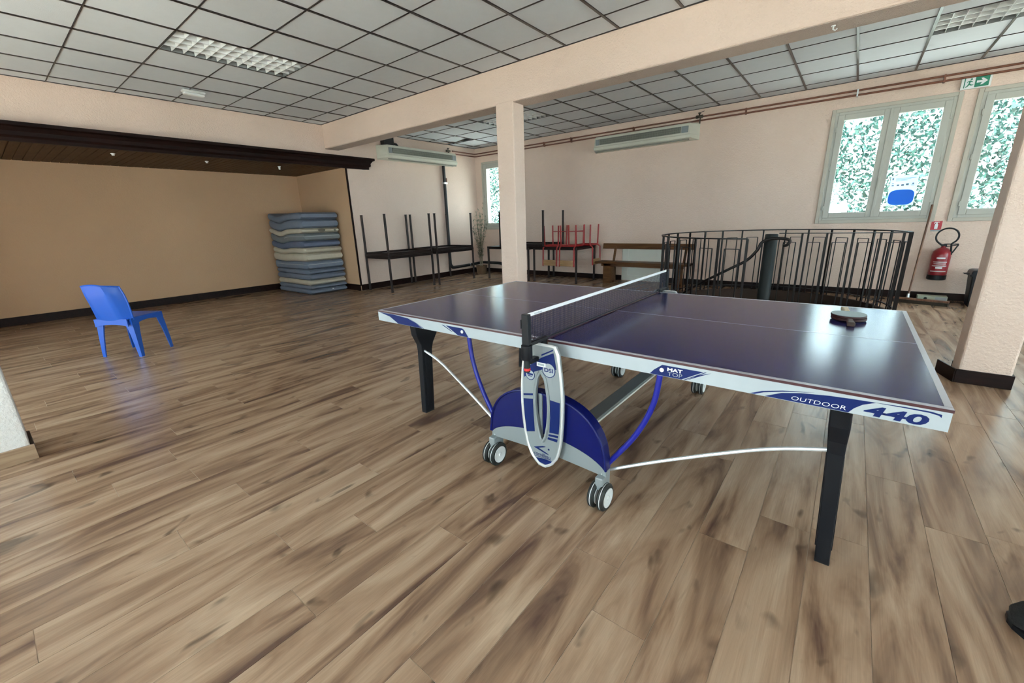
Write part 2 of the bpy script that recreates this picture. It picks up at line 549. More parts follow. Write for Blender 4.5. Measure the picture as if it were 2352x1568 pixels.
def text(body, mat, parent, box, y, bold=0.0, shear=0.0, name='lettering', depth=0.0004, plane='xz', flip=False):
    """flat lettering fitted in box (u0,u1,v0,v1) on the plane y=const facing -y"""
    cu = bpy.data.curves.new('t', 'FONT')
    cu.body = body
    cu.size = 1
    cu.shear = shear
    cu.offset = bold
    cu.resolution_u = 3
    to = bpy.data.objects.new('t', cu)
    COL.objects.link(to)
    dg = bpy.context.evaluated_depsgraph_get()
    me0 = bpy.data.meshes.new_from_object(to.evaluated_get(dg))
    vv = [v.co.copy() for v in me0.vertices]
    ff = [tuple(p.vertices) for p in me0.polygons]
    bpy.data.objects.remove(to)
    bpy.data.curves.remove(cu)
    bpy.data.meshes.remove(me0)
    x0, x1 = min(v.x for v in vv), max(v.x for v in vv)
    y0, y1 = min(v.y for v in vv), max(v.y for v in vv)
    mb = MB()
    mb.add([(box[0] + (v.x - x0) / (x1 - x0) * (box[1] - box[0]), y, box[2] + (v.y - y0) / (y1 - y0) * (box[3] - box[2])) for v in vv], ff)
    o = build(name, mb, mat, parent)
    return o
def wall_with_holes(mb, axis, a, b, u0, u1, z0, z1, holes):
    """slab a..b along axis (0 or 1), u along the other; holes (u0,u1,z0,z1)"""
    us = sorted({u0, u1, *[h[0] for h in holes], *[h[1] for h in holes]})
    for i in range(len(us) - 1):
        l, r = us[i], us[i + 1]
        hs = sorted([(h[2], h[3]) for h in holes if h[0] <= l + 1e-6 and h[1] >= r - 1e-6])
        z = z0
        for p, q in hs + [(z1, z1)]:
            if p > z + 1e-6:
                if axis == 1: mb.box(l, r, a, b, z, p)
                else: mb.box(a, b, l, r, z, p)
            z = q
    return mb

# ------------------------------------------------------------------ the shell
T = 0.25
struct('wall_back', wall_with_holes(MB(), 1, YW, YW + T, XL - T, XR + T, -0.3, ZC + 0.3, WINS_FAR), 'wall', 'pink-beige stucco wall with the casement windows')
struct('wall_front', wall_with_holes(MB(), 1, YF - T, YF, XA - T, XR + T, -0.3, ZC + 0.3, FILL_WINS_BACK), 'wall', 'pink-beige stucco wall opposite the window wall')
struct('wall_right', wall_with_holes(MB(), 0, XR, XR + T, YF, YW, -0.3, ZC + 0.3, FILL_WINS_RIGHT), 'wall', 'pink-beige stucco wall at the right end of the hall')
wl = MB().box(XL - T, XL, YA, YW, -0.3, ZC + 0.3)
struct('wall_left', wl, 'wall', 'pink-beige stucco wall behind the stacked dark tables')
struct('wall_soffit', MB().box(XL - T, XL, YF, YA, ZA + 0.03, ZC + 0.3), 'wall', 'pink-beige band of wall above the alcove opening')
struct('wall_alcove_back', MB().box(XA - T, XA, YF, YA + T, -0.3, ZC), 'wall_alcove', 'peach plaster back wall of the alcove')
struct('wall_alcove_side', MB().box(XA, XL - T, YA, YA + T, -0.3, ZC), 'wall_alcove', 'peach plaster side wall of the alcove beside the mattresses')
# rim of the alcove's side wall, flush with wall_left, shows the same paint on the reveal
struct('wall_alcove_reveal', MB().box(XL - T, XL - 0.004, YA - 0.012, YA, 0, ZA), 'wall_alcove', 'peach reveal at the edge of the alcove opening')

# ceiling of tiles in a dark grid -------------------------------------------------
struct('roof_slab', MB().box(XA - T, XR + T, YF - T, YW + T, ZC + 0.3, ZC + 0.5), 'subfloor', 'slab above the suspended ceiling')
ceil = struct('ceiling', MB().box(XL, XR, YF, YW, ZC + 0.16, ZC + 0.2), 'tile', 'grey tiled suspended ceiling with dark grid')
GX = [-3.36 + 0.615 * k for k in range(-4, 19)]
XLINES = [XL] + [x for x in GX if XL + 0.05 < x < XR - 0.05] + [XR]
Y_A = [YF] + [2.53 - 0.62 * k for k in range(10, -1, -1) if 2.53 - 0.62 * k > YF + 0.05] + [BEAM_Y0]
Y_B = [BEAM_Y1, 3.58, 4.195, 4.81, 5.43, 6.045, 6.66, YW]
TROF = [(-3.36, -2.745, 0.05, 1.29), (2.79, 4.02, 4.81, 5.43), (-3.36, -2.13, 4.81, 5.43)]
def in_trof(x, y):
    return any(a - 0.01 < x < b + 0.01 and c - 0.01 < y < d + 0.01 for a, b, c, d in TROF)
def in_view(pts, m=60):
    qs = [to_px(p) for p in pts]
    qs = [q for q in qs if q]
    return any(-m < q[0] < 2352 + m and -m < q[1] < 1568 + m for q in qs)
tile_cache = {}
rest = MB()
ntile = 0
MISSING = (-5.0, 5.6)
for ys in (Y_A, Y_B):
    for i in range(len(XLINES) - 1):
        for j in range(len(ys) - 1):
            x0, x1, y0, y1 = XLINES[i] + 0.011, XLINES[i + 1] - 0.011, ys[j] + 0.006, ys[j + 1] - 0.006
            cx, cy = (x0 + x1) / 2, (y0 + y1) / 2
            if in_trof(cx, cy):
                continue
            w, d = x1 - x0, y1 - y0
            if in_view([(x0, y0, ZC), (x1, y0, ZC), (x0, y1, ZC), (x1, y1, ZC), (cx, cy, ZC)]):
                key = (round(w, 3), round(d, 3))
                if key not in tile_cache:
                    t = build('ceiling_tile', MB().box(-w / 2, w / 2, -d / 2, d / 2, 0, 0.015), 'tile', ceil, 0.0, local=True)
                    t.location = (cx, cy, ZC + 0.006)
                    tile_cache[key] = t
                else:
                    t = share(tile_cache[key], 'ceiling_tile', ceil, (cx, cy, ZC + 0.006))
                t.location.z += random.uniform(-0.001, 0.0015)
                if abs(cx - MISSING[0]) < 0.4 and abs(cy - MISSING[1]) < 0.4:
                    t.rotation_euler = (math.radians(3), math.radians(-4.5), 0)
                    t.location.z += 0.03
                ntile += 1
            else:
                rest.box(x0, x1, y0, y1, ZC + 0.006, ZC + 0.021)
r_ = build('tiles_out_of_view', rest, 'tile', ceil)
tag(r_, kind='stuff')
r_.name = 'ceiling_tile_field'
for ys in (Y_A, Y_B):
    for x in XLINES[1:-1]:
        segs = [(ys[0], ys[-1])]
        for a, b, c, d in TROF:
            if a + 0.02 < x < b - 0.02 and c >= ys[0] and d <= ys[-1]:
                segs = [(ys[0], c), (d, ys[-1])]
        for p, q in segs:
            wdt = 0.012
            build('ceiling_bar', MB().box(x - wdt, x + wdt, p, q, ZC - 0.002, ZC + 0.012), 'tbar', ceil)
    for y in ys[1:-1]:
        segs = [(XL, XR)]
        for a, b, c, d in TROF:
            if c + 0.02 < y < d - 0.02:
                segs = [(XL, a), (b, XR)]
        for p, q in segs:
            build('ceiling_bar', MB().box(p, q, y - 0.0035, y + 0.0035, ZC - 0.001, ZC + 0.012), 'tbar', ceil)
for ys in (Y_A, Y_B):     # dark angle along walls and beam
    for y in (ys[0] + 0.006, ys[-1] - 0.006):
        build('edge_angle', MB().box(XL, XR, y - 0.006, y + 0.006, ZC - 0.002, ZC + 0.01), 'tbar', ceil)
    build('edge_angle', MB().box(XL, XL + 0.012, ys[0], ys[-1], ZC - 0.002, ZC + 0.01), 'tbar', ceil)

# beams and columns --------------------------------------------------------------
beam = struct('trim_1', MB().box(XL, XR, BEAM_Y0, BEAM_Y1, BEAM_Z, ZC + 0.14), 'wall', 'long pink-beige roughcast beam crossing the hall', 0.012)
build('beam_underside', MB().box(XL, XR, BEAM_Y0 + 0.01, BEAM_Y1 - 0.01, BEAM_Z - 0.006, BEAM_Z + 0.02), 'beam_under', beam)
struct('trim_2', MB().box(-1.62, XR, -1.94, -1.66, BEAM_Z, ZC + 0.14), 'wall', 'pink-beige beam over the near pillar', 0.012)
c1 = struct('trim_3', MB().box(-1.305, -1.028, 2.885, 3.11, 0, BEAM_Z + 0.02), 'wall', 'slim pink-beige column behind the table tennis table', 0.014)
build('base_strip', MB().box(-1.315, -1.018, 2.873, 3.122, 0, 0.1), 'baseboard', c1, 0.003)
c2 = struct('trim_4', MB().box(3.235, 3.515, 2.885, 3.125, 0, BEAM_Z + 0.02), 'wall', 'pink-beige column at the right with dark base strip', 0.014)
for b_ in ((3.225, 3.525, 2.868, 2.885), (3.515, 3.527, 2.885, 3.14), (3.235, 3.527, 3.125, 3.14)):
    build('base_strip', MB().box(b_[0], b_[1], b_[2], b_[3], 0, 0.105), 'baseboard', c2, 0.003)
ls = MB().box(-0.006, 0.006, 0, 0.25, 0, 0.105).xf(Matrix.Translation((3.222, 2.872, 0)) @ Matrix.Rotation(math.radians(17), 4, 'Z'))
build('loose_base_strip', ls, 'baseboard', c2, 0.002)
c3 = struct('trim_5', MB().box(-1.60, -1.305, -1.95, -1.662, 0, BEAM_Z + 0.02), 'wall_white', 'bright roughcast pillar at the left edge with a wooden base strip', 0.012)
build('base_strip', MB().box(-1.305, -1.285, -1.965, -1.645, 0, 0.095), 'basewood', c3, 0.003)
build('base_strip', MB().box(-1.60, -1.305, -1.662, -1.647, 0, 0.095), 'baseboard', c3, 0.003)  # dark wood here paints the shaded side of the same laminate strip

# alcove ceiling of dark boards, dark cornice and edge strip
ac = struct('ceiling_alcove', MB().box(XA, XL, YF, YA, ZA + 0.02, ZA + 0.06), 'board', 'dark brown boarded ceiling of the alcove')
y = YA
bsrc = None
while y > -2.6:
    if bsrc is None:
        bsrc = build('ceiling_board', MB().box(0, XL - XA, -0.092, 0, 0, 0.014), 'board', ac, 0.003, local=True, seg=1)
        bsrc.location = (XA, y, ZA)
    else:
        share(bsrc, 'ceiling_board', ac, (XA, y, ZA + random.uniform(0, 0.002)))
    y -= 0.1
prof = [(XL + 0.002, 2.39), (XL + 0.055, 2.39), (XL + 0.055, 2.43), (XL + 0.075, 2.455), (XL + 0.075, 2.50), (XL + 0.098, 2.545), (XL + 0.12, 2.56), (XL + 0.12, 2.60), (XL + 0.002, 2.60)]
mb = MB()
n = len(prof)
mb.add([(x, YF, z) for x, z in prof] + [(x, 3.66 + (x - XL) * 1.7, z) for x, z in prof],
       [tuple(range(n)), tuple(range(n, 2 * n))] + [(i, (i + 1) % n, n + (i + 1) % n, n + i) for i in range(n)])
struct('trim_6', mb, 'darkwood', 'dark stained moulded cornice over the alcove opening')
struct('trim_7', MB().box(XL - 0.02, XL + 0.012, YA - 0.014, YA + 0.014, 0.1, ZA), 'darkwood', 'thin dark strip at the alcove edge', 0.003)
def baseb(name, b, label):
    return struct(name, MB().box(*b), 'baseboard', label, 0.003)
baseb('baseboard_back', (XL, -1.34, YW - 0.015, YW, 0, 0.105), 'dark baseboard on the window wall left of the pale panel')
baseb('baseboard_back_right', (-0.46, XR, YW - 0.015, YW, 0, 0.105), 'dark baseboard on the window wall behind the railing')
baseb('baseboard_left', (XL, XL + 0.015, YA, YW, 0, 0.125), 'dark baseboard under the left wall')
baseb('baseboard_alcove', (XA, XA + 0.015, YF, YA, 0, 0.13), 'dark baseboard along the alcove back wall')
baseb('baseboard_alcove_side', (XA, XL, YA - 0.027, YA - 0.012, 0, 0.125), 'dark baseboard beside the mattress stack')

# floor of planks with a round stairwell ------------------------------------------
PW, PL = 0.189, 1.27
KNOWN = {0.79: -.78, 1.36: -.187, 1.74: -.34, 2.12: .047, 0.41: -.51, 1.17: -.59, 1.55: -1.05, -0.54: -1.43, -0.35: -1.124,
         0.03: -1.017, 0.22: -1.325, 0.60: -1.057, 0.98: -1.157, -0.16: -.602, -1.10: -1.04}
def circ_y(x, sgn):
    d = STR * STR - (x - STC[0]) ** 2
    return STC[1] + sgn * math.sqrt(d) if d > 0 else None
def strip_poly(x0, x1, ya, yb):
    """pieces of the strip outside the stairwell circle; list of polygons"""
    xs = [x0 + (x1 - x0) * k / 4 for k in range(5)]
    if max(abs(x0 - STC[0]), abs(x1 - STC[0])) >= STR and min(abs(x0 - STC[0]), abs(x1 - STC[0])) >= STR or yb < STC[1] - STR or ya > STC[1] + STR:
        return [[(x0, ya), (x1, ya), (x1, yb), (x0, yb)]]
    out = []
    lo = [(x, min(yb, circ_y(x, -1) if circ_y(x, -1) is not None else STC[1])) for x in xs]
    if any(yy > ya + 0.005 for _, yy in lo):
        out.append([(x0, ya), (x1, ya)] + [(x, max(ya, yy)) for x, yy in reversed(lo)])
    hi = [(x, max(ya, circ_y(x, 1) if circ_y(x, 1) is not None else STC[1])) for x in xs]
    if any(yy < yb - 0.005 for _, yy in hi):
        out.append([(x0, yb), (x1, yb)][::-1] + [(x, min(yb, yy)) for x, yy in hi])
    return out
sub = MB()
xs = XA
while xs < XR - 1e-6:
    xe = min(xs + PW, XR)
    y1 = YW if xe > XL + 0.1 else YA
    for poly in strip_poly(xs, xe, YF, y1):
        sub.prism(poly, 2, -0.25, -0.0014)
    xs = xe
floor = struct('floor', sub, 'subfloor', 'brown oak laminate plank floor')
cand = []
k0 = math.floor((XA - 0.41) / PW)
x = 0.41 + k0 * PW
while x < XR:
    x0, x1 = max(x, XA), min(x + PW, XR)
    if x1 - x0 > 0.01:
        base = None
        for kx, ky in KNOWN.items():
            if abs(kx - x) < 0.06:
                base = ky
        if base is None:
            base = random.uniform(0, PL)
        ytop = YW if (x0 + x1) / 2 > XL else YA
        yk = base - math.ceil((base - YF) / PL) * PL
        while yk < ytop:
            ya, yb = max(yk, YF), min(yk + PL, ytop)
            if yb - ya > 0.02:
                for poly in strip_poly(x0 + 0.0011, x1 - 0.0011, ya + 0.0011, yb - 0.0011):
                    cand.append((poly, (x0, x1, ya, yb)))
            yk += PL
    x += PW
def area_px(poly):
    # subdivided visible area
    xs_ = [p[0] for p in poly]; ys_ = [p[1] for p in poly]
    a, b, c, d = min(xs_), max(xs_), min(ys_), max(ys_)
    tot = 0
    for i in range(4):
        ya, yb = c + (d - c) * i / 4, c + (d - c) * (i + 1) / 4
        q = [to_px((X_, Y_, 0)) for X_, Y_ in ((a, ya), (b, ya), (b, yb), (a, yb))]
        if any(t is None for t in q):
            continue
        mx_ = sum(t[0] for t in q) / 4; my_ = sum(t[1] for t in q) / 4
        if not (-20 < mx_ < 2372 and 0 < my_ < 1600):
            continue
        s_ = 0
        for k in range(4):
            s_ += q[k][0] * q[(k + 1) % 4][1] - q[(k + 1) % 4][0] * q[k][1]
        tot += abs(s_) / 2
    return tot
sc_ = sorted([(area_px(c[0]), i) for i, c in enumerate(cand)], reverse=True)
chosen = {i for a_, i in sc_[:298] if a_ > 0}
restp = MB()
psrc = None
for i, (poly, (x0, x1, ya, yb)) in enumerate(cand):
    if i not in chosen:
        restp.prism(poly, 2, -0.0013, 0)
        continue
    full = len(poly) == 4 and abs(x1 - x0 - PW) < 1e-4 and abs(yb - ya - PL) < 1e-4
    cx, cy = (x0 + x1) / 2, (ya + yb) / 2
    if full and psrc is not None:
        share(psrc, 'floor_plank', floor, (cx, cy, 0))
    else:
        o = build('floor_plank', MB().prism(poly, 2, -0.0013, 0), 'plank', floor, origin=(cx, cy, 0))
        if full:
            psrc = o
tag(build('floor_plank_field', restp, 'plank', floor), kind='stuff')

# ------------------------------------------------------------------ windows
def casement(name, w, label, axis=1, face=YW, sgn=-1):
    """two-leaf window; u along the wall; sgn: room side direction"""
    u0, u1, z0, z1 = w
    def B(mb, a, b, c, d, p, q):       # u range, z range, depth range measured from wall face into the wall (positive) or room (negative)
        e0, e1 = face - sgn * p, face - sgn * q
        e0, e1 = min(e0, e1), max(e0, e1)
        if axis == 1: mb.box(a, b, e0, e1, c, d)
        else: mb.box(e0, e1, a, b, c, d)
        return mb
    def frame(a, b, c, d, wd, p, q):
        mb = MB()
        B(mb, a, a + wd, c, d, p, q); B(mb, b - wd, b, c, d, p, q)
        B(mb, a + wd, b - wd, c, c + wd, p, q); B(mb, a + wd, b - wd, d - wd, d, p, q)
        return mb
    win = struct(name, frame(u0, u1, z0, z1, 0.055, -0.012, 0.10), 'pvc', label, 0.004)
    build('surround', frame(u0 - 0.035, u1 + 0.035, z0 - 0.035, z1 + 0.035, 0.05, -0.022, -0.001), 'moulding', win, 0.006)
    mid = (u0 + u1) / 2
    for k, (a, b) in enumerate(((u0 + 0.05, mid - 0.004), (mid + 0.004, u1 - 0.05))):
        sash = build('sash', frame(a, b, z0 + 0.05, z1 - 0.05, 0.078, -0.026, 0.035), 'pvc', win, 0.006)
        ins = 0.078
        build('gasket', frame(a + ins - 0.004, b - ins + 0.004, z0 + 0.05 + ins - 0.004, z1 - 0.05 - ins + 0.004, 0.006, -0.015, 0.02), 'gasket' if k > 5 else 'pvc', sash)
        g = MB()
        B(g, a + ins, b - ins, z0 + 0.05 + ins, z1 - 0.05 - ins, 0.004, 0.010)
        build('pane', g, 'glass', sash)
    cv = MB()
    B(cv, mid - 0.018, mid + 0.018, z0 + 0.05, z1 - 0.05, -0.034, 0.03)
    build('mullion', cv, 'pvc', win, 0.004)
    hd = MB()
    B(hd, mid - 0.014, mid + 0.014, z0 + 0.52, z0 + 0.60, -0.036, -0.026)
    B(hd, mid - 0.010, mid + 0.010, z0 + 0.47, z0 + 0.60, -0.060, -0.045)
    B(hd, mid - 0.008, mid + 0.008, z0 + 0.57, z0 + 0.59, -0.045, -0.036)
    build('handle', hd, 'pvc', win, 0.003)
    for zz in (z0 + 0.2, (z0 + z1) / 2, z1 - 0.25):
        for uu in (u0 + 0.045, u1 - 0.045):
            h = MB()
            B(h, uu - 0.009, uu + 0.009, zz - 0.035, zz + 0.035, -0.038, -0.012)
            build('hinge', h, 'pvc', win, 0.004)
    return win
casement('window_1', WINS_FAR[0], 'two-leaf white casement window with a paper notice on its right pane')
casement('window_2', WINS_FAR[1], 'two-leaf white casement window cut off by the right column')
casement('window_3', WINS_FAR[2], 'two-leaf white casement window in the far corner behind the slim column')
k = 4
for w in FILL_WINS_BACK:
    casement('window_%d' % k, w, 'unseen casement window placed to fill the hall with daylight, opposite the window wall', 1, YF, 1); k += 1
for w in FILL_WINS_RIGHT:
    casement('window_%d' % k, w, 'unseen casement window added to brighten the hall, in the right end wall', 0, XR, -1); k += 1

# outside: ground, leafy hedge
tag(build('ground', MB().box(-40, 40, -40, 50, -3.6, -3.4), 'ground'), 'pale gravel ground outside below the windows', None, None, 'structure')
def leaves(n, xr, yr, zr, size, holes=0.0, lump=1.0):
    mb = MB()
    xs_ = rng.uniform(*xr, n); ys_ = rng.uniform(*yr, n); zs_ = rng.uniform(*zr, n)
    for X_, Y_, Z_ in zip(xs_, ys_, zs_):
        g = math.sin(X_ * 1.9 + 1.3 * math.sin(Z_ * 2.3)) + math.sin(Z_ * 2.7 + X_ * 0.8) + 0.6 * math.sin(X_ * 5.1 - Z_ * 4.2)
        if g < holes or (-6.2 < X_ < 0.2 and random.random() > 0.35):
            continue
        s_ = size * random.uniform(0.6, 1.3)
        a = Vector((random.gauss(0, 1), random.gauss(0, 1), random.gauss(0, 1))).normalized()
        b = a.orthogonal().normalized()
        b = Matrix.Rotation(random.uniform(0, 6.28), 3, a) @ b
        c = a.cross(b)
        p = Vector((X_, Y_, Z_))
        mb.add([p - b * s_, p - c * s_ * 0.45, p + b * s_, p + c * s_ * 0.45], [(0, 1, 2, 3)])
    return mb
tag(build('garden_hedge', leaves(84000, (-11.5, 7.5), (9.2, 10.8), (0.1, 4.3), 0.058, -1.8), 'leaf'), 'sunlit leafy green hedge seen through the windows', 'hedge', None, 'stuff')

# ------------------------------------------------------------------ table tennis table
TT = thing('table_tennis_table', 'blue outdoor table tennis table with white apron printed 440 and wheeled blue base', 'table tennis table', (1.37, 0.7625, 0))
LX, LY, HZ = 2.74, 1.525, 0.76
for a, b in ((0.0, 1.366), (1.374, LX)):
    tp = build('table_top', MB().box(a + 0.002, b - 0.002, 0.002, LY - 0.002, 0.7515, HZ), 'ttblue', TT)
    ed = MB()
    ed.box(a, b, -0.001, 0.002, 0.7505, HZ - 0.0005); ed.box(a, b, LY - 0.002, LY + 0.001, 0.7505, HZ - 0.0005)
    ed.box(a, a + 0.002, 0.002, LY - 0.002, 0.7505, HZ - 0.0005); ed.box(b - 0.002, b, 0.002, LY - 0.002, 0.7505, HZ - 0.0005)
    build('edge_band', ed, 'ttedge', tp)
    zt = HZ + 0.0004
    for q in ((a, b, 0.0, 0.020), (a, b, LY - 0.020, LY), (a, b, LY / 2 - 0.0015, LY / 2 + 0.0015)):
        build('side_line', MB().box(q[0] + 0.001, q[1] - 0.001, q[2] + 0.001, q[3] - 0.001 if q[3] - q[2] > 0.01 else q[3], HZ - 0.001, zt), 'ttline', tp)
    e0, e1 = (a, a + 0.020) if a == 0 else (b - 0.020, b)
    build('end_line', MB().box(e0 + 0.001, e1 - 0.001, 0.021, LY - 0.021, HZ - 0.001, zt), 'ttline', tp)
    ap = MB()
    z0 = 0.691
    ap.box(a + 0.002, b - 0.002, 0.001, 0.004, z0, 0.750); ap.box(a + 0.002, b - 0.002, LY - 0.004, LY - 0.001, z0, 0.750)
    if a == 0: ap.box(0.002, 0.005, 0.004, LY - 0.004, z0, 0.750)
    else: ap.box(LX - 0.005, LX - 0.002, 0.004, LY - 0.004, z0, 0.750)
    ap.box(a + 0.002, b - 0.002, 0.004, 0.03, z0, z0 + 0.002); ap.box(a + 0.002, b - 0.002, LY - 0.03, LY - 0.004, z0, z0 + 0.002)
    for xx in (a + 0.35, b - 0.35):
        ap.box(xx - 0.02, xx + 0.02, 0.03, LY - 0.03, z0 + 0.02, 0.7505)
    build('apron', ap, 'apron', TT)
def decal(name, poly, y, mat, parent, d=0.0008):
    return build(name, MB().prism(poly, 1, y - d, y), mat, parent)
YD = 0.0008
decal('printed_patch', [(1.874, 0.6925), (1.890, 0.712), (1.922, 0.738), (2.077, 0.738), (2.000, 0.6925)], YD, 'decal', TT)
decal('printed_stripe', [(2.008, 0.6925), (2.084, 0.739), (2.089, 0.739), (2.013, 0.6925)], YD, 'decal', TT)
decal('printed_stripe', [(2.018, 0.6925), (2.060, 0.722), (2.105, 0.739), (2.068, 0.720)], YD, 'decal', TT)
text('MAT', 'decal_white', TT, (1.943, 2.002, 0.7165, 0.7310), -0.0003, 0.03)
text('TOP', 'decal_grey', TT, (1.946, 2.002, 0.6980, 0.7135), -0.0003, -0.005)
def disc(name, x, z, r, y, mat, parent, d=0.002, n=20):
    return build(name, MB().lathe([(r, -d), (r, 0)], (x, y, z), 1, n), mat, parent)
disc('screw', 1.922, 0.717, 0.0085, 0.0, 'alu', TT, 0.003)
decal('printed_swoosh', [(2.284, 0.6925), (2.331, 0.715), (2.384, 0.727), (2.460, 0.736), (2.512, 0.739), (2.575, 0.741), (2.545, 0.727), (2.526, 0.710), (2.514, 0.6925)], YD, 'decal', TT)
decal('printed_line', [(2.238, 0.6925), (2.274, 0.709), (2.334, 0.7245), (2.42, 0.7375), (2.334, 0.7205), (2.279, 0.705), (2.252, 0.6925)], YD, 'decal', TT)
decal('printed_line', [(2.565, 0.7405), (2.638, 0.7440), (2.696, 0.7440), (2.718, 0.740), (2.718, 0.731), (2.712, 0.736), (2.692, 0.7395), (2.639, 0.7405)], YD, 'decal', TT)
text('OUTDOOR', 'decal_white', TT, (2.361, 2.507, 0.6985, 0.7120), -0.0003, -0.012, 0.1)
text('440', 'decal', TT, (2.549, 2.695, 0.6955, 0.7300), -0.0002, 0.035, 0.15)
decal('printed_swoosh', [(0.02, 0.748), (0.176, 0.748), (0.32, 0.740), (0.391, 0.719), (0.452, 0.6925), (0.215, 0.6925), (0.132, 0.730)], YD, 'decal', TT)
decal('printed_stripe', [(0.33, 0.742), (0.402, 0.718), (0.470, 0.6925), (0.462, 0.6925), (0.396, 0.718)], YD, 'decal', TT)
decal('printed_patch', [(0.666, 0.739), (0.800, 0.739), (0.815, 0.730), (0.844, 0.6925), (0.764, 0.6925), (0.703, 0.722)], YD, 'decal', TT)
decal('printed_stripe', [(0.632, 0.739), (0.645, 0.739), (0.722, 0.708), (0.712, 0.708)], YD, 'decal', TT)
disc('screw', 0.798, 0.719, 0.0095, 0.0, 'hub', TT, 0.003)

# four legs: deep bracket under the top, ribbed shaft
def leg(cx, ty, d):
    """ty: outer y of the shaft, d: +1 towards the far side"""
    mb = MB()
    tl = 0.052 if cx < 1.37 else -0.052
    def ring(z, hw, ya, yb):
        c_ = cx + tl * z
        return [(c_ - hw, ty + d * ya, z), (c_ + hw, ty + d * ya, z), (c_ + hw, ty + d * yb, z), (c_ - hw, ty + d * yb, z)]
    rs = [ring(0.0, 0.023, 0.0, 0.075), ring(0.02, 0.024, -0.002, 0.078), ring(0.47, 0.026, -0.006, 0.084), ring(0.52, 0.028, -0.012, 0.095),
          ring(0.59, 0.031, -0.045, 0.135), ring(0.655, 0.031, -0.055, 0.150), ring(0.700, 0.031, -0.055, 0.150)]
    vs_ = [p for r in rs for p in r]
    fs = [(3, 2, 1, 0), tuple(range(24, 28))]
    for i in range(6):
        for k_ in range(4):
            fs.append((i * 4 + k_, i * 4 + (k_ + 1) % 4, (i + 1) * 4 + (k_ + 1) % 4, (i + 1) * 4 + k_))
    mb.add(vs_, fs)
    o = build('leg', mb, 'black', TT, 0.005)
    for sx in (-1, 1):
        for yy in (0.022, 0.054):
            build('rib', MB().bar((cx + tl * 0.06 + sx * 0.0245, ty + d * yy, 0.06), (cx + tl * 0.46 + sx * 0.0245, ty + d * yy, 0.46), 0.006, 0.008), 'black', o, 0.001)
    build('foot', MB().box(cx - 0.024, cx + 0.024, min(ty, ty + d * 0.077), max(ty, ty + d * 0.077), 0, 0.018), 'tire', o, 0.003)
for cx in (0.205, 2.535):
    leg(cx, 0.145, 1)
    leg(cx, LY - 0.145, -1)

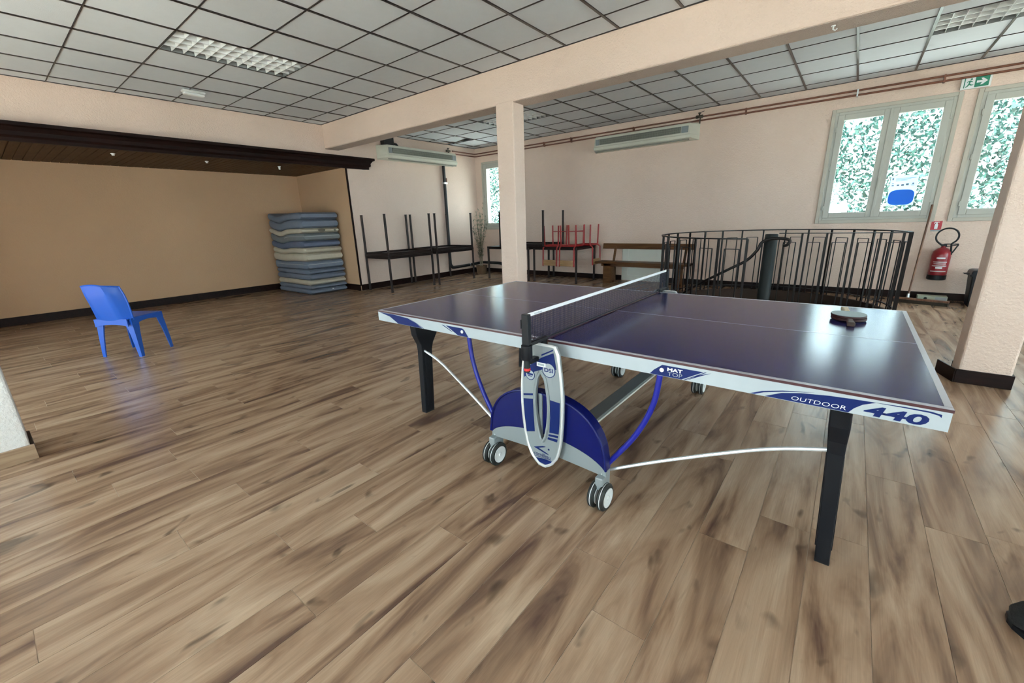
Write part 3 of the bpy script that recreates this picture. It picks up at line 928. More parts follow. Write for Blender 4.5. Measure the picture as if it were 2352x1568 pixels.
def cr(pts, n=6):
    """Catmull-Rom through points"""
    P = [Vector(p) for p in pts]
    P = [P[0] * 2 - P[1]] + P + [P[-1] * 2 - P[-2]]
    out = []
    for i in range(1, len(P) - 2):
        for k_ in range(n):
            t = k_ / n
            a, b, c, d = P[i - 1], P[i], P[i + 1], P[i + 2]
            out.append(0.5 * ((2 * b) + (c - a) * t + (2 * a - 5 * b + 4 * c - d) * t * t + (3 * b - a - 3 * c + d) * t ** 3))
    out.append(P[-2])
    return out
def near_y(v, s):      # mirror to the far side
    return v if s > 0 else LY - v
for s in (1, -1):
    for m in (-1, 1):
        X_ = lambda x: 1.37 + m * (x - 1.37)
        tb = [(X_(1.685), near_y(0.0, s), 0.165), (X_(1.70), near_y(0.005, s), 0.202), (X_(1.818), near_y(0.015, s), 0.377), (X_(1.888), near_y(0.02, s), 0.542), (X_(1.912), near_y(0.02, s), 0.70)]
        build('folding_tube', MB().tube(cr(tb), 0.0125, 10), 'tubeblue', TT, smooth=True)
        rd = [(X_(1.69), near_y(0.04, s), 0.150), (X_(1.879), near_y(0.075, s), 0.240), (X_(2.126), near_y(0.115, s), 0.350), (X_(2.33), near_y(0.15, s), 0.428), (X_(2.535), near_y(0.165, s), 0.485)]
        build('locking_rod', MB().tube(cr(rd), 0.008, 8), 'rod', TT, smooth=True)
        # swivel block and twin castor
        bx = 1.37 + m * 0.325
        yc = near_y(-0.05, s)
        build('castor_bracket', MB().box(bx - 0.02, bx + 0.02, yc - 0.022, yc + 0.06, 0.10, 0.165), 'silver', TT, 0.006)
        for dx in (-0.024, 0.024):
            wx = bx + dx
            pr = [(0.040, -0.0155), (0.058, -0.0155), (0.0655, -0.009), (0.0655, -0.0035), (0.0625, -0.0025), (0.0625, 0.0025), (0.0655, 0.0035), (0.0655, 0.009), (0.058, 0.0155), (0.040, 0.0155)]
            wh = build('castor_wheel', MB().lathe(pr, (wx, yc, 0.0655), 0, 28), 'tire', TT, smooth=True)
            for sd in (-1, 1):
                hp = [(0.046, 0.0), (0.046, sd * 0.006), (0.030, sd * 0.003), (0.012, sd * 0.004), (0.008, sd * 0.009)]
                build('hub', MB().lathe(hp, (wx + sd * 0.0125, yc, 0.0655), 0, 24), 'hub', wh, smooth=True)
            build('tread_ring', MB().lathe([(0.0632, -0.0018), (0.0632, 0.0018)], (wx, yc, 0.0655), 0, 28), 'hub', wh)
    # half-moon base shroud, blue over grey
    ya, yb = sorted((near_y(-0.045, s), near_y(0.01, s)))
    xs_ = np.linspace(-0.345, 0.345, 41)
    def ztop(t): return 0.165 + 0.335 * max(0.0, 1 - abs(t / 0.347) ** 2.5) ** 0.4
    def zdiv(t): return 0.172 + 0.106 * max(0.0, 1 - abs(t / 0.35) ** 2.2) ** 0.6
    def zbot(t): return 0.176 - 0.016 * (abs(t) / 0.345) ** 1.5
    blue = [(1.37 + t, zdiv(t)) for t in xs_] + [(1.37 + t, max(ztop(t), zdiv(t) + 0.002)) for t in xs_[::-1]]
    grey = [(1.37 + t, zbot(t)) for t in xs_] + [(1.37 + t, zdiv(t) + (0.001 if abs(t) < .34 else 0.006)) for t in xs_[::-1]]
    def strip_prism(lo, hi, y0_, y1_):
        mb = MB()
        n_ = len(lo)
        vs_ = [(x_, yy, z_) for yy in (y0_, y1_) for (x_, z_) in lo + hi]
        fs = []
        for i in range(n_ - 1):
            fs.append((i, i + 1, n_ + i + 1, n_ + i))
            fs.append((2 * n_ + i, 3 * n_ + i, 3 * n_ + i + 1, 2 * n_ + i + 1))
            fs.append((i, 2 * n_ + i, 2 * n_ + i + 1, i + 1))
            fs.append((n_ + i, n_ + i + 1, 3 * n_ + i + 1, 3 * n_ + i))
        fs.append((0, n_, 3 * n_, 2 * n_))
        fs.append((n_ - 1, 3 * n_ - 1, 4 * n_ - 1, 2 * n_ - 1))
        return mb.add(vs_, fs)
    lo = [(1.37 + t, zdiv(t)) for t in xs_]
    hi = [(1.37 + t, max(ztop(t), zdiv(t) + 0.003)) for t in xs_]
    shr = build('base_shroud', strip_prism(lo, hi, ya, yb), 'moonblue', TT, 0.004)
    yo = ya if s > 0 else yb
    rim = [(1.37 + t, yo - s * 0.002, max(ztop(t), zdiv(t)) - 0.004) for t in np.linspace(-0.3465, 0.3465, 61)]
    build('shroud_rim', MB().tube(rim, 0.0065, 6), 'moonblue', shr, smooth=True)
    lo2 = [(1.37 + t, zbot(t)) for t in xs_]
    build('lower_plate', strip_prism(lo2, [(1.37 + t, zdiv(t) + 0.001) for t in xs_], ya + 0.004, yb - 0.004), 'silver', TT, 0.002)
    for sx in (-1, 1):
        disc('rivet', 1.37 + sx * 0.325, 0.172, 0.004, yo + (0.004 if s > 0 else -0.004), 'alu', TT, 0.003 * s)
    # long shield with an oval hole
    yp = near_y(-0.078, s)
    out = [(1.463, 0.758), (1.482, 0.723), (1.497, 0.611), (1.506, 0.507), (1.504, 0.385), (1.496, 0.275), (1.478, 0.197), (1.443, 0.148), (1.407, 0.124), (1.371, 0.128),
           (1.331, 0.163), (1.305, 0.215), (1.289, 0.287), (1.279, 0.371), (1.273, 0.461), (1.274, 0.531), (1.281, 0.615), (1.291, 0.690), (1.305, 0.758)]
    hol = [(1.386, 0.628), (1.412, 0.593), (1.427, 0.506), (1.431, 0.445), (1.424, 0.361), (1.410, 0.291), (1.395, 0.262), (1.380, 0.272), (1.367, 0.321), (1.353, 0.392), (1.349, 0.455), (1.354, 0.532), (1.367, 0.595)]
    def resample(poly, n_, closed=True):
        pts = [Vector((p[0], p[1], 0)) for p in poly]
        if closed: pts = pts + [pts[0]]
        ls_ = [0]
        for i in range(1, len(pts)): ls_.append(ls_[-1] + (pts[i] - pts[i - 1]).length)
        res = []
        for k_ in range(n_):
            t = ls_[-1] * k_ / n_
            for i in range(1, len(pts)):
                if t <= ls_[i] + 1e-9:
                    u = (t - ls_[i - 1]) / max(1e-9, ls_[i] - ls_[i - 1])
                    q = pts[i - 1].lerp(pts[i], u)
                    res.append((q.x, q.y)); break
        return res
    cN = (1.39, 0.44)
    def by_angle(poly, n_):
        # star-shaped around cN in a squeezed frame
        res = []
        pts = resample(poly, 400)
        angs = [(math.atan2((p[1] - cN[1]) / 3.0, p[0] - cN[0]), p) for p in pts]
        angs.sort()
        A = np.array([a_[0] for a_ in angs]); PX = np.array([a_[1][0] for a_ in angs]); PZ = np.array([a_[1][1] for a_ in angs])
        for k_ in range(n_):
            t = -math.pi + 2 * math.pi * k_ / n_
            res.append((float(np.interp(t, A, PX, period=2 * math.pi)), float(np.interp(t, A, PZ, period=2 * math.pi))))
        return res
    n_ = 72
    O, I = by_angle(out, n_), by_angle(hol, n_)
    mb = MB()
    y0_, y1_ = yp, yp + s * 0.022
    vs_ = [(a_, y0_, b_) for a_, b_ in O] + [(a_, y0_, b_) for a_, b_ in I] + [(a_, y1_, b_) for a_, b_ in O] + [(a_, y1_, b_) for a_, b_ in I]
    fs = []
    for i in range(n_):
        j = (i + 1) % n_
        fs += [(i, j, n_ + j, n_ + i), (2 * n_ + i, 3 * n_ + i, 3 * n_ + j, 2 * n_ + j), (i, 2 * n_ + i, 2 * n_ + j, j), (n_ + i, n_ + j, 3 * n_ + j, 3 * n_ + i)]
    mb.add(vs_, fs)
    sh = build('bat_holder_shield', mb, 'silver', TT)
    build('shield_rim', MB().tube([(a_, yp - s * 0.001, b_) for a_, b_ in O], 0.007, 6, True), 'rod', sh, smooth=True)
    build('hole_collar', MB().tube([(a_, yp - s * 0.002, b_) for a_, b_ in I], 0.0075, 6, True), 'silver', sh, smooth=True)
    # bat pocket inside the hole
    bp_ = MB()
    bp_.box(1.352, 1.374, min(yp + s * 0.022, yp + s * 0.05), max(yp + s * 0.022, yp + s * 0.05), 0.27, 0.50)
    bp_.box(1.402, 1.430, min(yp + s * 0.022, yp + s * 0.05), max(yp + s * 0.022, yp + s * 0.05), 0.27, 0.455)
    build('bat_pocket', bp_, 'silver', sh, 0.006)
    if s > 0:
        ydc = yp - 0.0005
        D = lambda poly, mat='decal', nm='printed_band': decal(nm, poly, ydc, mat, sh, 0.0008)
        D([(1.281, 0.463), (1.338, 0.474), (1.341, 0.39), (1.346, 0.301), (1.297, 0.286), (1.287, 0.37)])
        D([(1.2815, 0.490), (1.3385, 0.503), (1.3385, 0.493), (1.2815, 0.480)], nm='printed_stripe')
        D([(1.438, 0.492), (1.492, 0.489), (1.490, 0.385), (1.485, 0.326), (1.432, 0.320), (1.438, 0.40)])
        D([(1.428, 0.311), (1.482, 0.317), (1.481, 0.305), (1.427, 0.300)], nm='printed_stripe')
        D([(1.425, 0.293), (1.479, 0.297), (1.476, 0.281), (1.421, 0.281)], nm='printed_stripe')
        D([(1.392, 0.695), (1.458, 0.728), (1.474, 0.652), (1.452, 0.640), (1.395, 0.637), (1.352, 0.618), (1.288, 0.578), (1.287, 0.622), (1.331, 0.650)])
        D([(1.392, 0.703), (1.455, 0.737), (1.457, 0.745), (1.392, 0.711)], nm='printed_stripe')
        D([(1.350, 0.157), (1.372, 0.138), (1.405, 0.134), (1.430, 0.145), (1.452, 0.165), (1.40, 0.165)], nm='printed_patch')
        for (x_, z_, r_0, wd) in ((1.432, 0.640, 0.036, 'DSI'), (1.325, 0.597, 0.027, None)):
            b1 = build('badge', MB().lathe([(r_0, -0.0012), (r_0, 0)], (x_, ydc, z_), 1, 28), 'decal', sh)
            build('badge_disc', MB().lathe([(r_0 - 0.0035, -0.0016), (r_0 - 0.0035, 0)], (x_, ydc, z_), 1, 28), 'decal_grey', b1)
            if wd:
                text(wd, 'decal', b1, (x_ - 0.024, x_ + 0.024, z_ - 0.010, z_ + 0.010), ydc - 0.0018, 0.025)
            else:
                build('badge_mark', MB().box(x_ - 0.017, x_ + 0.017, ydc - 0.002, ydc - 0.001, z_ - 0.001, z_ + 0.008), 'decal', b1)
                build('badge_mark', MB().box(x_ - 0.012, x_ + 0.012, ydc - 0.002, ydc - 0.001, z_ - 0.008, z_ - 0.004), 'decal', b1)
        # maker's mark: open chevron, dot and name
        D([(1.338, 0.213), (1.392, 0.234), (1.410, 0.236), (1.402, 0.230), (1.366, 0.216), (1.420, 0.201), (1.428, 0.196), (1.415, 0.196)], nm='printed_mark')
        disc('printed_dot', 1.428, 0.2255, 0.0052, ydc, 'decal', sh, 0.0008, 14)
        tx = text('cornilleau', 'decal', sh, (1.340, 1.438, 0.172, 0.193), ydc - 0.0008, 0.004, 0.1)
        D([(1.345, 0.1675), (1.44, 0.1715), (1.44, 0.1695), (1.345, 0.1655)], nm='printed_line')
        build('white_sticker', MB().box(1.366, 1.416, ydc - 0.0026, ydc - 0.0018, 0.6505, 0.6705), 'decal_white', sh)
        build('sticker_text_block', MB().box(1.374, 1.408, ydc - 0.0032, ydc - 0.0024, 0.6555, 0.6655), 'decal_grey', sh)
    # net post, clamp and lever
    yq = near_y(-0.15, s)
    ps = build('net_post', MB().box(1.343, 1.379, yq - 0.013, yq + 0.013, 0.765, 0.912), 'black', TT, 0.004)
    build('net_lever', MB().box(1.336, 1.342, yq - 0.012, yq + 0.002, 0.845, 0.885).xf(Matrix.Identity(4)), 'black', ps, 0.001)
    build('post_socket', MB().lathe([(0.024, 0.70), (0.026, 0.705), (0.026, 0.768), (0.021, 0.772)], (1.361, yq, 0), 2, 16), 'black', ps, smooth=True)
    build('post_tube', MB().lathe([(0.014, 0.640), (0.014, 0.72)], (1.361, yq, 0), 2, 12), 'pole', ps, smooth=True)
    build('red_tape', MB().lathe([(0.0155, 0.648), (0.0155, 0.660)], (1.361, yq, 0), 2, 14), 'tape_red', ps)
    cl = MB()
    ylo, yhi = sorted((near_y(-0.14, s), near_y(0.004, s)))
    yi = near_y(-0.045, s); yi2 = near_y(0.002, s)
    cl.box(1.345, 1.377, ylo, yhi, 0.7615, 0.779)
    cl.box(1.345, 1.377, ylo, yhi, 0.676, 0.698)
    a_, b_ = sorted((yi, near_y(-0.002, s)))
    cl.box(1.345, 1.377, a_, b_, 0.690, 0.768)
    build('net_clamp', cl, 'black', ps, 0.004)
build('cross_beam', MB().box(1.325, 1.415, -0.02, LY + 0.02, 0.135, 0.165), 'greybar', TT, 0.004)
build('cross_beam_edge', MB().box(1.415, 1.420, -0.02, LY + 0.02, 0.138, 0.150), 'offwhite', TT)
# the net
net = MB()
y0_, y1_ = -0.138, LY + 0.138
nz_ = 12
for i in range(nz_ + 1):
    z = 0.769 + i * (0.128 / nz_)
    net.box(1.3603, 1.3617, y0_, y1_, z - 0.0007, z + 0.0007)
yy = y0_
while yy <= y1_ + 1e-6:
    net.box(1.3603, 1.3617, yy - 0.0007, yy + 0.0007, 0.765, 0.898)
    yy += 0.0125
build('net_mesh', net, 'net', TT)
nb = build('net_tape', MB().box(1.3585, 1.3635, y0_, y1_, 0.896, 0.912), 'decal_white', TT, 0.001)
build('net_cord', MB().tube([(1.361, y0_, 0.768), (1.361, LY / 2, 0.7665), (1.361, y1_, 0.768)], 0.004, 6), 'black', TT)
# name on the tape, facing the right half
t_ = text('cornilleau', 'posterink', nb, (0, 0.06, 0, 0.010), 0, 0.01)
for v in t_.data.vertices:
    p = v.co + wloc(nb)
    v.co = Vector((1.3637, -0.09 + p.x, 0.899 + p.z)) - wloc(nb)

# ------------------------------------------------------------------ bats on the table
def bat(label, loc, rz, z, mats, tilt=0.0):
    t = thing('table_tennis_bat', label, 'bat', (loc[0], loc[1], z), rz, 'bats on the table tennis table')
    pts = []
    for k_ in range(40):
        a = math.pi * 2 * k_ / 40
        x_, y_ = 0.0755 * math.sin(a), 0.079 * math.cos(a)
        if y_ < -0.062 and False: pass
        pts.append((x_, y_))
    build('blade', MB().prism(pts, 2, 0.002, 0.0085), 'rubber_red', t, 0.001, local=True)
    inner = [(p[0] * 0.985, max(p[1] * 0.985, -0.070)) for p in pts]
    build('rubber', MB().prism(inner, 2, 0.0085, 0.0115), mats[0], t, 0.001, local=True)
    build('rubber', MB().prism(inner, 2, -0.001, 0.002), mats[1], t, 0.001, local=True)
    h = MB().prism([(-0.013, -0.072), (0.013, -0.072), (0.0135, -0.12), (0.017, -0.168), (-0.017, -0.168), (-0.0135, -0.12)], 2, -0.006, 0.0165)
    build('handle', h, 'batwood' if mats[2] else 'batgrip', t, 0.006, local=True)
    return t
bat('dark red rubber table tennis bat lying under the grey one', (2.490, 1.135), math.radians(4), 0.7662, ('rubber_red', 'rubber_red', False))
bat('grey rubber table tennis bat lying on top of the dark red bat', (2.488, 1.145), math.radians(187), 0.7662 + 0.0135, ('rubber_grey', 'rubber_red', True))

# ------------------------------------------------------------------ blue chair
CH = thing('plastic_chair', 'bright blue moulded plastic chair standing alone near the alcove', 'chair', (-3.815, -0.683, 0), math.radians(34.6))
def loft(rings, cap=True):
    mb = MB()
    n_ = len(rings[0])
    vs_ = [p for r in rings for p in r]
    fs = []
    for i in range(len(rings) - 1):
        for k_ in range(n_):
            fs.append((i * n_ + k_, i * n_ + (k_ + 1) % n_, (i + 1) * n_ + (k_ + 1) % n_, (i + 1) * n_ + k_))
    if cap:
        fs += [tuple(range(n_))[::-1], tuple(range((len(rings) - 1) * n_, len(rings) * n_))]
    return mb.add(vs_, fs)
seat = MB()
def rrect(hx, y0_, y1_, r, z, n_=6):
    out = []
    for cx_, cy_, a0 in ((hx - r, y1_ - r, 0), (-hx + r, y1_ - r, 90), (-hx + r, y0_ + r, 180), (hx - r, y0_ + r, 270)):
        for k_ in range(n_):
            a = math.radians(a0 + 90 * k_ / (n_ - 1))
            out.append((cx_ + r * math.cos(a), cy_ + r * math.sin(a), z))
    return out
seat = loft([rrect(0.19, -0.17, 0.19, 0.05, 0.408), rrect(0.205, -0.205, 0.205, 0.05, 0.415), rrect(0.210, -0.212, 0.210, 0.05, 0.425), rrect(0.200, -0.18, 0.20, 0.05, 0.434), rrect(0.15, -0.13, 0.15, 0.05, 0.428)])
build('seat', seat, 'chair', CH, smooth=True, local=True)
# skirts that arch between the legs
def skirt(p, q, h0, h1, th=0.008):
    mb = MB()
    n_ = 14
    P, Q = Vector(p), Vector(q)
    t = (Q - P).normalized()
    nn = Vector((-t.y, t.x, 0)) * th / 2
    vs_ = []
    for i in range(n_ + 1):
        u = i / n_
        b = P.lerp(Q, u)
        d_ = h1 + (h0 - h1) * (abs(2 * u - 1) ** 2.2)
        for sgn in (-1, 1):
            vs_.append((b.x + nn.x * sgn, b.y + nn.y * sgn, 0.430)); vs_.append((b.x + nn.x * sgn, b.y + nn.y * sgn, 0.430 - d_))
    fs = []
    for i in range(n_):
        a = i * 4
        fs += [(a, a + 4, a + 5, a + 1), (a + 2, a + 3, a + 7, a + 6), (a, a + 2, a + 6, a + 4), (a + 1, a + 5, a + 7, a + 3)]
    fs += [(0, 1, 3, 2), (n_ * 4, n_ * 4 + 2, n_ * 4 + 3, n_ * 4 + 1)]
    return mb.add(vs_, fs)
for p, q, h1 in (((0.205, -0.17, 0), (0.205, 0.19, 0), 0.045), ((-0.205, -0.17, 0), (-0.205, 0.19, 0), 0.045), ((-0.19, 0.205, 0), (0.19, 0.205, 0), 0.045), ((-0.19, -0.214, 0), (0.19, -0.214, 0), 0.060)):
    build('seat_skirt', skirt(p, q, 0.085, h1), 'chair', CH, local=True)
def cleg(sx, sy):
    # L-section leg, wide at the top
    tx, ty_ = 0.21 * sx, (0.20 if sy > 0 else -0.185)
    bx_, by_ = (0.245 if sy > 0 else 0.232) * sx, (0.195 if sy > 0 else -0.20)
    def sec(x_, y_, w, z):
        ox, oy, th = -sx, -sy, 0.010
        pts = [(0, 0), (w, 0), (w, th), (th, th), (th, w), (0, w)]
        return [(x_ + ox * a, y_ + oy * b, z) for a, b in pts]
    rings = [sec(bx_, by_, 0.034, 0), sec(bx_ * 0.97 + tx * 0.03, by_, 0.040, 0.05), sec(tx * 0.6 + bx_ * 0.4, ty_ * 0.6 + by_ * 0.4, 0.060, 0.25), sec(tx, ty_, 0.078, 0.36), sec(tx, ty_, 0.085, 0.428)]
    build('leg', loft(rings), 'chair', CH, local=True)
for sx in (-1, 1):
    for sy in (-1, 1):
        cleg(sx, sy)
bk = MB()
nu, nvv = 15, 9
gv = []
for side in (0, 1):
    for j in range(nvv):
        v = j / (nvv - 1)
        z = 0.410 + 0.365 * v
        hw = 0.205 + 0.012 * math.sin(v * math.pi) - 0.035 * max(0, v - 0.75) ** 1.2 * 2
        for i in range(nu):
            u = 2 * i / (nu - 1) - 1
            x_ = hw * u
            ycv = -0.205 - 0.100 * v + 0.105 * max(0.0, abs(u) - 0.62) / 0.38 * (0.45 + 0.55 * v) - 0.010 * (1 - u * u) * (1 if abs(u) < 0.62 else 0.4)
            zz = z + (0.035 * (1 - u * u) * (v ** 4)) + (-0.012 * (1 - u * u) if j == 0 else 0)
            gv.append((x_, ycv + (0.010 if side else 0), zz))
def gi(sd, j, i): return sd * nu * nvv + j * nu + i
gf = []
for j in range(nvv - 1):
    for i in range(nu - 1):
        gf.append((gi(0, j, i), gi(0, j, i + 1), gi(0, j + 1, i + 1), gi(0, j + 1, i)))
        gf.append((gi(1, j, i), gi(1, j + 1, i), gi(1, j + 1, i + 1), gi(1, j, i + 1)))
for i in range(nu - 1):
    gf.append((gi(0, 0, i), gi(1, 0, i), gi(1, 0, i + 1), gi(0, 0, i + 1)))
    gf.append((gi(0, nvv - 1, i), gi(0, nvv - 1, i + 1), gi(1, nvv - 1, i + 1), gi(1, nvv - 1, i)))
for j in range(nvv - 1):
    gf.append((gi(0, j, 0), gi(0, j + 1, 0), gi(1, j + 1, 0), gi(1, j, 0)))
    gf.append((gi(0, j, nu - 1), gi(1, j, nu - 1), gi(1, j + 1, nu - 1), gi(0, j + 1, nu - 1)))
bk.add(gv, gf)
bko = build('backrest', bk, 'chair', CH, smooth=True, local=True)
rimp = [gv[gi(0, j, 0)] for j in range(nvv)] + [gv[gi(0, nvv - 1, i)] for i in range(1, nu)] + [gv[gi(0, j, nu - 1)] for j in range(nvv - 2, -1, -1)]
build('back_rim', MB().tube([(p[0], p[1] + 0.005, p[2]) for p in rimp], 0.009, 6), 'chair', bko, smooth=True, local=True)

# ------------------------------------------------------------------ mattress stack
ZB = [0.0, 0.100, 0.180, 0.285, 0.400, 0.495, 0.660, 0.812, 0.925, 1.050, 1.200, 1.297, 1.462, 1.595]
MM = ['matt_blue', 'matt_blue', 'matt_beige', 'matt_blue', 'matt_blue', 'matt_blue', 'matt_beige', 'matt_beige', 'matt_dark', 'matt_grey', 'matt_beige', 'matt_blue', 'matt_blue']
ML = ['slate blue mattress on the floor, lowest of the stack', 'thin slate blue mattress second from the floor in the stack', 'lowest beige mattress in the stack', 'slate blue mattress directly on the lowest beige one',
      'slate blue mattress fifth from the floor in the stack', 'slate blue mattress with a long pale piping line at mid stack', 'lower of the two adjoining beige mattresses at mid stack',
      'upper of the two adjoining beige mattresses at mid stack', 'darkest blue mattress, just above the adjoining beige pair', 'grey-blue mattress with pale piping under the stained beige one',
      'thin stained beige mattress near the top of the stack', 'thick slate blue mattress second from the top of the stack', 'slate blue mattress on top of the stack']
for i in range(13):
    z0, z1 = ZB[i] + 0.001, ZB[i + 1] - 0.001
    jx, jy = random.uniform(-0.015, 0.015), random.uniform(-0.012, 0.006)
    lean = 0.02 * i / 12
    x0, x1 = -7.36 + jx * 1.0, -5.90 + jx - 0.015 * (i % 3)
    y0_, y1_ = 2.42 + jy + lean * 0.3, 3.225 + jy * 0.3
    sag = 0.0 if i < 5 else min(1.0, (i - 4) / 6)
    sag2 = 0.0 if i < 4 else min(1.0, (i - 3) / 6)
    nxs, r = 22, min(0.045, (z1 - z0) * 0.42)
    rings = []
    for k_ in range(nxs + 1):
        u = k_ / nxs
        x_ = x0 + (x1 - x0) * u
        e = min(u, 1 - u) * (x1 - x0)
        rr = r * (1 - max(0, 1 - e / r) ** 2) ** 0.5 if e < r else r
        inset = r - rr
        dzu = -0.05 * math.exp(-((u - 0.33) / 0.17) ** 2) + 0.03 * math.exp(-((u - 0.02) / 0.10) ** 2)
        ring = []
        a0, a1 = y0_ + inset * 0.5, y1_ - inset * 0.5
        b0, b1 = z0 + inset * 0.8, z1 - inset * 0.8
        q = max(0.002, min(r, (b1 - b0) / 2 - 0.001))
        for cy_, cz_, s0 in ((a1 - q, b1 - q, 0), (a0 + q, b1 - q, 90), (a0 + q, b0 + q, 180), (a1 - q, b0 + q, 270)):
            for m_ in range(5):
                a = math.radians(s0 + 22.5 * m_)
                ring.append((x_, cy_ + q * math.cos(a), cz_ + q * math.sin(a) + dzu * (sag2 if s0 < 180 else sag)))
        rings.append(ring)
    mo = build('mattress', loft(rings), MM[i], None, smooth=True, origin=((x0 + x1) / 2, (y0_ + y1_) / 2, z0))
    tag(mo, ML[i], 'mattress', 'mattresses stacked in the alcove corner')
    if i in (5, 9, 12, 3):
        zz = z0 + (z1 - z0) * (0.62 if i != 12 else 0.75)
        pp = [(x0 + (x1 - x0) * u, y0_ - 0.001, zz - 0.05 * sag * math.exp(-((u - 0.33) / 0.17) ** 2)) for u in np.linspace(0.45 if i == 9 else 0.1, 0.985, 16)] + [(x1 + 0.0005, y0_ + 0.03, zz), (x1 + 0.0005, y1_ - 0.05, zz)]
        build('piping', MB().tube(pp, 0.004, 5), 'piping' if i in (5, 9) else MM[i], mo, smooth=True)
    if i == 10:
        build('stain_mark', MB().lathe([(0.055, -0.001), (0.055, 0.001)], (0, 0, 0), 0, 16).xf(Matrix.Translation((x1 - 0.0005, y0_ + 0.42, (z0 + z1) / 2 + 0.005)) @ Matrix.Diagonal((1, 1.4, 0.55, 1))), 'stain', mo)
        build('stain_mark', MB().lathe([(0.022, -0.001), (0.022, 0.001)], (0, 0, 0), 0, 12).xf(Matrix.Translation((x1 - 0.0005, y0_ + 0.70, (z0 + z1) / 2 + 0.0))), 'stain', mo)
    if i == 0:
        build('care_label', MB().box(x1 - 0.001, x1 + 0.001, 2.87, 2.90, 0.062, 0.078), 'decal_white', mo)

# ------------------------------------------------------------------ dark tables, some upturned on others
def dark_table(label, x0, x1, y0, y1, ztop, flip, group, zfoot=None, tops='blacktop'):
    """top slab 25 mm, frame under it, four square legs; flip: lying on its top with legs up"""
    t = thing('folding_table', label, 'table', ((x0 + x1) / 2, (y0 + y1) / 2, ztop if flip else 0), 0, group)
    sg = 1 if flip else -1
    za = ztop if flip else ztop - 0.024
    build('table_top', MB().box(x0, x1, y0, y1, za, za + 0.024), tops, t, 0.004)
    zf0, zf1 = (za + 0.024, za + 0.060) if flip else (za - 0.036, za)
    i = 0.018
    fr = MB()
    fr.box(x0 + i, x1 - i, y0 + i, y0 + i + 0.022, zf0, zf1); fr.box(x0 + i, x1 - i, y1 - i - 0.022, y1 - i, zf0, zf1)
    fr.box(x0 + i, x0 + i + 0.022, y0 + i, y1 - i, zf0, zf1); fr.box(x1 - i - 0.022, x1 - i, y0 + i, y1 - i, zf0, zf1)
    build('frame', fr, 'blacktop', t)
    zl = za + 0.024 if flip else 0.0
    zh = zfoot if flip else za
    for lx in (x0 + 0.02, x1 - 0.02):
        for ly in (y0 + 0.02, y1 - 0.02):
            lg = build('leg', MB().box(lx - 0.018, lx + 0.018, ly - 0.018, ly + 0.018, zl, zh), 'steeldark', t, 0.003, seg=1)
            zc = zh - 0.012 if flip else 0.0
            build('leg_cap', MB().box(lx - 0.0195, lx + 0.0195, ly - 0.0195, ly + 0.0195, zc, zc + 0.012), 'black', lg)
    return t
G1 = 'dark tables stacked along the left wall'
dark_table('dark table standing beside the alcove edge, carrying an upturned table', -5.44, -4.63, 3.42, 4.57, 0.715, False, G1)
dark_table('upturned dark table nearest the mattresses with its legs in the air', -5.445, -4.635, 3.425, 4.575, 0.716, True, G1, 1.515)
dark_table('dark table standing nearest the far corner plant, carrying an upturned table', -5.44, -4.58, 4.64, 5.80, 0.725, False, G1)
dark_table('upturned dark table nearest the far corner plant with its legs in the air', -5.435, -4.585, 4.645, 5.795, 0.726, True, G1, 1.515)
G2 = 'dark tables along the window wall'
dark_table('dark table standing left of the slim column under the corner window', -4.29, -3.08, 5.95, 6.80, 0.745, False, G2)
dark_table('dark table carrying the red chairs beside the bench', -3.02, -1.92, 6.03, 6.86, 0.745, False, G2)
dark_table('upturned dark table behind the slim column with legs in the air', -3.93, -2.70, 5.98, 6.82, 0.746, True, G2, 1.50)

# ------------------------------------------------------------------ upturned red school chairs
def red_chair(label, cx, cy, rz, z):
    """authored upright with the seat bottom-up: local z=0 is the seat surface lying on the table; back hangs down at -y"""
    t = thing('school_chair', label, 'chair', (cx, cy, z), rz, 'red school chairs upturned on the table')
    hw = 0.17
    build('seat', MB().box(-hw, hw, -0.17, 0.17, 0.0, 0.012), 'red', t, 0.005, local=True)
    for sx in (-1, 1):
        for yy in (-0.165, 0.16):
            build('leg', MB().tube([(sx * hw, yy, 0.012), (sx * (hw + 0.012), yy * 1.06, 0.43)], 0.0155, 8), 'red', t, local=True, smooth=True)
        build('back_tube', MB().tube([(sx * hw, -0.165, 0.02), (sx * hw, -0.225, -0.03), (sx * hw, -0.235, -0.40)], 0.0155, 8), 'red', t, local=True, smooth=True)
        build('side_rail', MB().tube([(sx * hw, -0.165, 0.022), (sx * hw, 0.16, 0.022)], 0.011, 8), 'red', t, local=True, smooth=True)
    for yy in (-0.165, 0.16):
        build('cross_rail', MB().tube([(-hw, yy, 0.022), (hw, yy, 0.022)], 0.011, 8), 'red', t, local=True, smooth=True)
    build('stretcher', MB().tube([(-hw - 0.008, 0.165, 0.30), (hw + 0.008, 0.165, 0.30)], 0.009, 8), 'red', t, local=True, smooth=True)
    bp = MB()
    n_ = 10
    vs_ = []
    for i in range(n_ + 1):
        u = 2 * i / n_ - 1
        yy = -0.240 - 0.022 * (1 - u * u)
        for dy in (0, 0.008):
            for zz in (-0.27, -0.39):
                vs_.append((u * (hw + 0.006), yy + dy, zz))
    fs = []
    for i in range(n_):
        a = i * 4
        fs += [(a, a + 4, a + 5, a + 1), (a + 2, a + 3, a + 7, a + 6), (a, a + 2, a + 6, a + 4), (a + 1, a + 5, a + 7, a + 3)]
    fs += [(0, 1, 3, 2), (n_ * 4, n_ * 4 + 2, n_ * 4 + 3, n_ * 4 + 1)]
    bp.add(vs_, fs)
    build('backrest', bp, 'ply', t, local=True)
    return t
red_chair('upturned red tube chair with plywood back, left of the three on the table', -2.545, 6.215, 0.0, 0.752)
